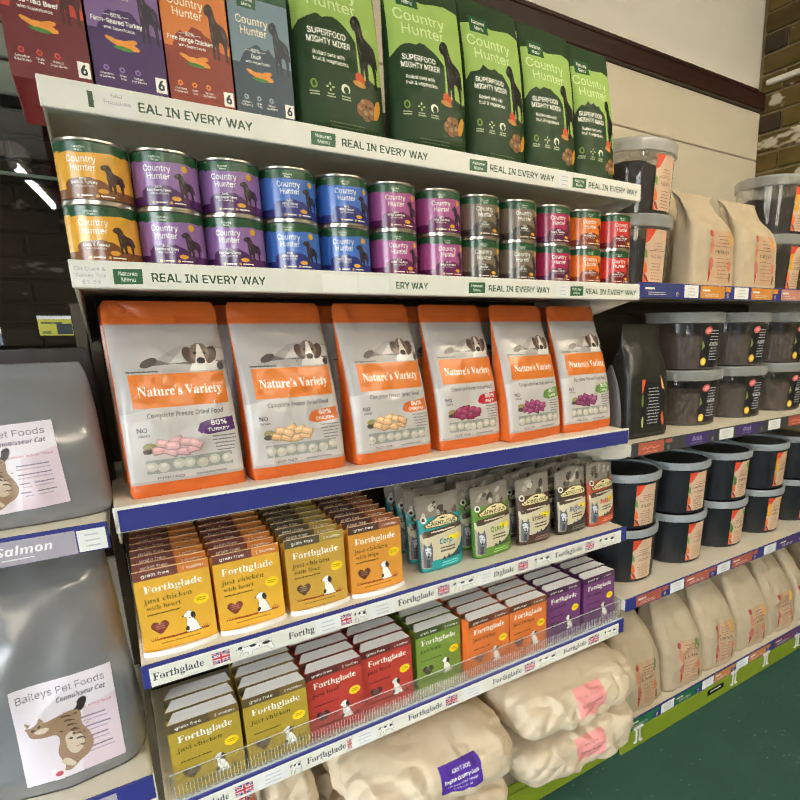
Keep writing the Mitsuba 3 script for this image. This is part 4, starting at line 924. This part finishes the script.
# ---------------------------------------------------------------- kraft bags
def bag_label(a, w, h, seed, acc):
    # see-through printing straight on the paper
    a.rect(-w/2, 0, w/2, h, (190, 158, 128)); a.poly([(-w/2, 0), (-w/2+.010, .028), (-w/2+.004, .05), (-w/2, .06)], (172, 60, 44))
    a.text('CHICKEN' if acc == 1 else 'LAMB' if acc == 2 else 'SALMON', .006, h*.56, .0100, (92, 64, 52), 'serif', width=w*.62)
    c = [(192, 112, 88), (206, 152, 84), (112, 138, 84)][acc]
    a.ell(w/2-.012, h-.022, .012, .022, c if acc else (224, 176, 80)); a.ell(-w/2+.008, h*.70, .009, .022, (200, 132, 104)); a.ell(-w/2+.008, h*.36, .010, .020, (188, 110, 98)); a.ell(w/2-.010, h*.34, .010, .017, (200, 122, 88)); a.ell(-w/2+.006, h-.012, .008, .010, (176, 76, 70)); a.ell(w/2-.008, h*.12, .005, .016, (132, 92, 60), rot=-14)
    a.line([(-w/2+.010, h*.70), (w/2-.008, h*.70)], .0012, (110, 80, 64)); a.bars(.006, h*.88, w*.5, 3, .010, .0024, (150, 110, 88), seed); a.bars(.006, h*.46, w*.6, 6, .0115, .0022, (158, 118, 94), seed+3)
def make_kraft(seed, w, h, d, lean, acc, label_at, fold=True):
    hw = w/2
    if fold:   # filled body, then the emptied top folds back to a crest
        ts, A = [0, .05, .45, .62, .80, 1], [hw*.96, hw, hw, hw*.99, hw*.97, hw*.95]
        B = [d*.47, d*.5, d*.5, d*.45, d*.24, .004]; Yc = [d*.5, d*.5, d*.5, d*.55, d*.80, d*1.02]
    else:
        ts, A = [0, .05, .35, .6, .8, 1], [hw*.95, hw, hw, hw*.95, hw*.86, hw*.80]
        B = [d*.46, d*.5, d*.5, d*.38, d*.18, .005]; Yc = [d*.5, d*.5, d*.56, d*.76, d*1.02, d*1.3+lean]
    bag = Bag(h, smooth_at(ts, A), smooth_at(ts, B), lerp_at([0, .5, .8, 1], [6, 4.5, 2.6, 2]), smooth_any(ts, Yc), crease=.015, seed=seed, freq=13, pinch=lambda t: .42*min(1, max(0, (t-.5)/.3))*(1 if t < .93 else (1-t)/.07), along=(1.2, .8))
    parts = [('bag', bag.body('kraft_paper', nt=44, nw=34))]
    a = Art(lift=5e-4); lw, lh = label_at[2:]
    bag_label(a, lw, lh, seed, acc)
    parts.append(('label', a.build('print_paper', lambda u, v: bag.front(u+label_at[0], v+label_at[1]), .008)))
    return parts
for i, (x, y, rz, acc, s) in enumerate([(1.640, .030, 0, 1, 101), (1.878, .030, 0, 1, 102)]):
    k = thing('kraft_bag', f"folded kraft paper bag, {['left', 'right'][i]} of the two between the clear tubs, top right shelf", 'bag', 'kraft bags on the top right shelf')
    for n_, sh in make_kraft(s, [.216, .238][i], .292, .105, 0, acc, (.024, .014, .116, .158)): part(k, n_, sh, at(x, y, RA-.0032, rz))
k = thing('kraft_bag', 'kraft paper bag with raised folded top, standing behind the two front kraft bags', 'bag')
for n_, sh in make_kraft(103, .235, .365, .130, 0, 1, (0, .02, .09, .14)): part(k, n_, sh, at(1.800, .225, RA-.0032, 3))
for i, (x, y, rz, acc, h) in enumerate([(1.385, .016, -3, 2, .395), (1.612, .016, -4, 2, .390), (1.827, .018, -3, 1, .392), (2.047, .018, -4, 1, .395), (2.262, .020, -2, 0, .392), (2.425, .020, 0, 0, .388)]):
    k = thing('kraft_bag', f"tall kraft paper bag, {['first', 'second', 'third', 'fourth', 'fifth', 'sixth'][i]} from the left on the bottom right shelf", 'bag', 'tall kraft bags on the bottom right shelf')
    for n_, sh in make_kraft(110+i, .210 if i < 5 else .095, h, .165, .05, acc, (.020 if i < 5 else 0, .020, .100 if i < 5 else .06, .150), fold=False): part(k, n_, sh, at(x, y, RD-.0032, rz))

# black flat-bottomed bag on the second right shelf
k = thing('black_bag', 'black bag with clear side gusset between the silver bags and the clear tubs', 'bag')
bag = Bag(.345, smooth_at([0, .05, .6, .72, 1], [.090, .092, .091, .085, .082]), smooth_at([0, .05, .5, .7, .85, 1], [.060, .064, .062, .04, .012, .003]), lerp_at([0, .5, .8, 1], [9, 7, 3, 2]), smooth_any([0, .5, .75, 1], [.066, .066, .058, .050]), crease=.007, seed=9, freq=14)
Wb = at(1.390, .050, RB-.0032, 0)
part(k, 'bag', bag.body('black_film'), Wb)
a = Art(lift=5e-4); w_, h_ = .100, .150
a.poly([(-w_/2, 0), (-w_/2, h_), (-w_/2+.014, h_-.004), (w_/2-.022, h_-.012), (w_/2, h_), (w_/2, 0)], (22, 24, 28)); a.poly([(-w_/2-.004, h_), (-w_/2+.014, h_), (-w_/2+.006, h_-.036), (-w_/2, h_-.042)], (220, 92, 54)); a.poly([(w_/2-.018, h_+.012), (w_/2-.006, h_-.014), (w_/2, h_-.036), (w_/2-.012, h_-.030)], (226, 158, 92))
a.ell(w_/2-.004, .024, .006, .022, (200, 84, 56), rot=8); a.ell(-w_/2+.004, .085, .005, .02, (96, 128, 60)); a.ell(-w_/2+.004, .020, .005, .018, (168, 184, 120)); a.bars(.002, h_-.030, .06, 12, .0098, .0024, (170, 172, 178), 4)
part(k, 'label', a.build('print_card', lambda u, v: bag.front(u+.012, v+.03), .008), Wb)
gus = Bag(.225, smooth_at([0, .05, .55, 1], [.009, .010, .010, .002]), smooth_at([0, .1, .6, 1], [.046, .050, .040, .004]), C(2.2), C(.052), crease=.003, seed=4, freq=20)
part(k, 'side_gusset', gus.body('clear_film'), at(1.286, .070, RB-.0032, 0), label='clear side gusset')

# ---------------------------------------------------------------- big paper sacks lying on the base shelf
def make_sack(seed, hx, hy, hz, lab=None, sub=5, mat='sack_paper'):
    s = trimesh.creation.icosphere(sub+1)
    v = s.vertices
    mid = None
    if lab is not None:
        mid = np.array([math.sin(lab[1])*math.cos(lab[2])*hx, -math.cos(lab[1])*math.cos(lab[2])*hy, math.sin(lab[2])*hz]); mid /= np.linalg.norm(mid)
    def shape(d):
        d = d/np.linalg.norm(d, axis=1, keepdims=True)
        p, q = 6.5, 3.0
        nrm = ((np.abs(d[:, 0])**p+np.abs(d[:, 1])**p)**(q/p)+np.abs(d[:, 2])**q)**(-1/q)
        w = d*nrm[:, None]
        base = w*[hx, hy, hz]
        n1 = meshkit.fbm(np.c_[base[:, 0]*7, base[:, 1]*7, base[:, 2]*10]+seed*5.1, 3, seed)-.5
        g = meshkit.noise(np.c_[base[:, 0]*13+base[:, 2]*9, base[:, 1]*13-base[:, 2]*7, base[:, 2]*5]+seed*2.3, seed+2)
        ridge = 1-np.abs(2*g-1)
        edge = np.clip(np.maximum(np.abs(w[:, 0]), np.abs(w[:, 1]))*1.15-.25, 0.15, 1)
        g2 = meshkit.noise(np.c_[base[:, 0]*30, base[:, 1]*30+base[:, 2]*14, base[:, 2]*22]+seed, seed+9)
        g3 = meshkit.noise(np.c_[base[:, 0]*18-base[:, 2]*20, base[:, 1]*16, base[:, 2]*9+base[:, 0]*6]+seed*1.7, seed+4)
        disp = .020*n1+.016*(ridge**3-.3)*edge+.013*(np.abs(2*g3-1)-.45)+.009*(np.abs(2*g2-1)-.5)
        if mid is not None:
            disp = disp*(1-.72*np.exp(-((d-mid)**2).sum(1)/.09))
        flat = np.clip((w[:, 2]+.80)/.25, 0, 1); flat2 = np.clip((.95-w[:, 2])/.3, .35, 1)
        out = base+d*(disp*flat*flat2)[:, None]
        out[:, 2] = np.maximum(out[:, 2], -hz*.97)
        return out
    m = trimesh.Trimesh(shape(v.copy()), s.faces, process=False)
    parts = [('sack', ply(m, mat, True))]
    if lab is not None:
        art, th, ph, rot = lab          # direction to the label's centre: from -y, up by ph
        c = shape(np.array([[math.sin(th)*math.cos(ph)*hx, -math.cos(th)*math.cos(ph)*hy, math.sin(ph)*hz]]))[0]
        du, dv = np.array([1.0, 0, 0]), np.array([0, math.sin(.6), math.cos(.6)])
        ca, sa = math.cos(rot), math.sin(rot)
        def warp(u, w):
            uu, ww = u*ca-w*sa, u*sa+w*ca
            P = c+uu[:, None]*du+ww[:, None]*dv
            return project(P)
        def project(P):
            # the surface point in the direction of P from the sack's middle
            return shape(P/np.array([hx, hy, hz]))
        art.t = [t_*.80 for t_ in art.t]
        parts.append(('label', art.build('print_paper', warp, .006)))
    return parts
def purple_label():
    a = Art(lift=7e-4); a.rect(-.068, -.050, .068, .050, (82, 48, 152)); a.text('ADULT DOG', 0, .022, .0105, WHITE, bold=.5, width=.062); a.text('English Country Duck', 0, -.004, .0125, WHITE, bold=1, width=.116); a.text('with brown rice & orange', 0, -.021, .0070, WHITE, width=.100); a.text('100% natural', 0, -.036, .0070, WHITE, width=.060)
    return a
def pink_label(l2):
    a = Art(lift=7e-4); a.rect(-.066, -.056, .066, .056, (232, 156, 152)); a.text('ADULT DOG', 0, .020, .0085, (150, 78, 84), width=.060); a.text(l2, 0, -.010, .0115, (128, 56, 66), bold=.6, width=.100); a.bars(0, -.026, .08, 2, .011, .003, (190, 110, 112), 4)
    return a
Z6 = S6-.004
for args in [('sack_pink_low', 1.032, .155, Z6+.090, .222, .255, .088, 31, pink_label('Scottish Salmon'), .06, .50, 'paper sack with pink label lying under the other pink-labelled sack'),
             ('sack_pink_up', 1.022, .150, Z6+.257, .222, .262, .074, 32, pink_label('Scottish Salmon'), .05, .74, 'paper sack with pink label lying on top, right end of the base shelf'),
             ('sack_purple_low', .560, .155, Z6+.073, .214, .262, .071, 33, purple_label(), .30, .30, 'paper sack with purple label lying under the other purple-labelled sack'),
             ('sack_purple_up', .562, .150, Z6+.232, .216, .265, .084, 34, purple_label(), .22, .70, 'paper sack with large purple label lying on top of the left stack')]:
    _, x, y, zc, hx, hy, hz, sd, art, th, ph, lab = args
    k = thing('paper_sack', lab, 'sack', 'labelled paper sacks on the base shelf')
    for n_, sh in make_sack(sd, hx, hy, hz, (art, th, ph, 0)): part(k, n_, sh, at(x, y, zc, -2))
k = thing('paper_sack', 'plain paper sack standing in shade left of the purple-labelled sacks', 'sack')
for n_, sh in make_sack(35, .056, .150, .150): part(k, n_, sh, at(.250, .235, Z6+.147, 0))
k = thing('dark_sack', 'black and orange sack with white print at the left end of the base shelf', 'sack')
bag = Bag(.335, smooth_at([0, .06, .9, 1], [.074, .076, .076, .075]), smooth_at([0, .06, .5, .85, 1], [.064, .070, .068, .030, .004]), lerp_at([0, .5, 1], [5, 4, 2]), smooth_any([0, .6, 1], [.08, .085, .11]), crease=.008, seed=61, freq=12)
Wd = at(.094, .055, Z6+.0004, 0)
part(k, 'sack', bag.body('black_film'), Wd)
a = Art(lift=6e-4); a.poly([(.040, .0), (.030, .18), (.012, .30), (.074, .30), (.074, .0)], (206, 78, 46)); a.poly([(.060, .0), (.058, .16), (.050, .30), (.074, .30), (.074, .0)], (222, 120, 70))
a.bars(-.030, .285, .066, 6, .016, .008, (196, 196, 200), 4)
b0 = Art(); union_flag(b0, .030, .03)
part(k, 'print', a.build('print_film', lambda u, v: bag.front(u, v), .008), Wd)
part(k, 'flag', b0.build('print_film', lambda u, v: bag.front(u+.040, v+.250)+np.array([0, -.0012, 0]), .008), Wd, label='small printed flag')

# ---------------------------------------------------------------- grey bags of the left bay
def lying_cat(a, x, y, s, rot=0):
    def P(pts): 
        r = math.radians(rot); pts = rounded(pts) if len(pts) > 3 else pts; return [(x+s*(p*math.cos(r)-q*math.sin(r)), y+s*(p*math.sin(r)+q*math.cos(r))) for p, q in pts]
    BR, DKC, LTC = (156, 128, 104), (92, 74, 62), (206, 190, 172)
    a.poly(P([(.62, .95), (.70, 1.0), (.70, 1.10), (.80, 1.16), (.84, 1.08), (.78, .94), (.70, .88)]), (52, 46, 46))                 # tail tip
    a.poly(P([(.05, .82), (.02, .92), (.10, .88), (.20, .96), (.26, .92), (.40, .94), (.66, .98), (.74, .88), (.70, .70), (.80, .52), (.84, .34), (.76, .18), (.62, .12), (.50, .02), (.40, .04), (.44, .14), (.40, .22), (.36, .36), (.42, .54), (.40, .66), (.22, .68), (.08, .72)]), BR)
    a.poly(P([(.48, .60), (.60, .64), (.70, .52), (.72, .36), (.62, .24), (.52, .28), (.48, .42)]), LTC)
    for i in range(6): a.poly(P([(.44+.03*i, .90-.085*i), (.52+.03*i, .93-.085*i), (.64+.02*i, .86-.085*i), (.54+.03*i, .885-.085*i)]), DKC)
    rr = random.Random(12)
    for i in range(22):
        p, q = rr.uniform(.42, .80), rr.uniform(.20, .90)
        if (p-.62)**2/.04+(q-.5)**2/.16 < 1: a.ell(*P([(p, q)])[0], s*rr.uniform(.018, .04), s*rr.uniform(.008, .016), rr.choice([DKC, (120, 98, 80), (176, 150, 126)]), rot=rr.randint(-40, 60)+rot)
    a.poly(P([(.06, .90), (.03, 1.0), (.10, .95)]), BR); a.poly(P([(.18, .94), (.22, 1.03), (.27, .94)]), BR)
    a.poly(P([(.36, .20), (.52, .06), (.58, .10), (.46, .26)]), LTC); a.poly(P([(.10, .80), (.24, .86), (.34, .80), (.22, .74)]), LTC)
    a.ell(*P([(.12, .84)])[0], s*.022, s*.018, (58, 70, 50)); a.ell(*P([(.20, .88)])[0], s*.022, s*.018, (58, 70, 50)); a.ell(*P([(.12, .77)])[0], s*.018, s*.014, (190, 120, 116))
    a.ell(*P([(.34, .03)])[0], s*.05, s*.04, (190, 90, 104)); a.ell(*P([(.28, .10)])[0], s*.04, s*.04, (232, 224, 226))
def grey_label(w, h, seed):
    a = Art(lift=9e-4); a.rect(-w/2, -h/2, w/2, h/2, (222, 214, 222)); a.poly([(w*.05, -h/2), (w/2, -h/2), (w/2, h*.2), (w*.15, h*.1)], (214, 196, 206))
    a.text('Baileys Pet Foods', -w*.02, h*.36, h*.072, (104, 98, 112), width=w*.88); a.text('Connoisseur Cat', w*.16, h*.265, h*.05, (88, 82, 100), 'script', width=w*.5)
    a.text('Complete adult food', w*.20, h*.115, h*.028, (186, 84, 96), width=w*.50); a.bars(w*.24, h*.01, w*.34, 4, h*.105, h*.016, (140, 128, 146), seed); a.bars(w*.24, -h*.03, w*.34, 4, h*.105, h*.012, (170, 158, 172), seed+1)
    lying_cat(a, -w*.44, -h*.46, h*.62)
    return a
def grey_bag(key, x, y, z, hw, h, d, seed, rz, mat, label_art=None, lab_at=None, lrot=0, prof=None):
    bag = Bag(h, *(prof or (smooth_at([0, .06, .55, .84, .93, 1], [hw*.97, hw, hw*.99, hw*.97, hw*.95, hw*.92]), smooth_at([0, .06, .4, .75, .93, 1], [d*.46, d*.5, d*.48, d*.28, .006, .003]))), lerp_at([0, .5, 1], [6, 4, 2]), smooth_any([0, .5, 1], [d*.5, d*.55, d*.8]), crease=.022, seed=seed, freq=9, along=(1, .6))
    part(key, 'bag', bag.body(mat, nw=44, nt=54), at(x, y, z, rz))
    if label_art is not None:
        c, s = math.cos(math.radians(lrot)), math.sin(math.radians(lrot))
        part(key, 'label', label_art.build('print_film', lambda u, v: bag.front(lab_at[0]+u*c-v*s, lab_at[1]+u*s+v*c), .012), at(x, y, z, rz))
k = thing('grey_bag', 'shiny grey plastic bag with a cat label on the upper left shelf', 'bag')
grey_bag(k, -.210, .058, L1-.0032, .212, .262, .13, 71, 0, 'grey_film', grey_label(.140, .138, 5), (.080, .098), 3)
k = thing('grey_bag', 'dark grey plastic bag standing behind the cat-label bag on the upper left shelf', 'bag')
grey_bag(k, -.200, .235, L1-.0032, .210, .283, .12, 72, 0, 'dark_film')
k = thing('grey_bag', 'large shiny grey plastic bag with a cat label on the lower left shelf', 'bag')
grey_bag(k, -.232, .058, L2-.0032, .220, .440, .16, 73, 0, 'grey_film', grey_label(.146, .182, 8), (.112, .120), 0,
         (smooth_at([0, .06, .5, .8, 1], [.208, .222, .214, .208, .200]), smooth_at([0, .06, .4, .8, 1], [.072, .08, .078, .05, .012])))
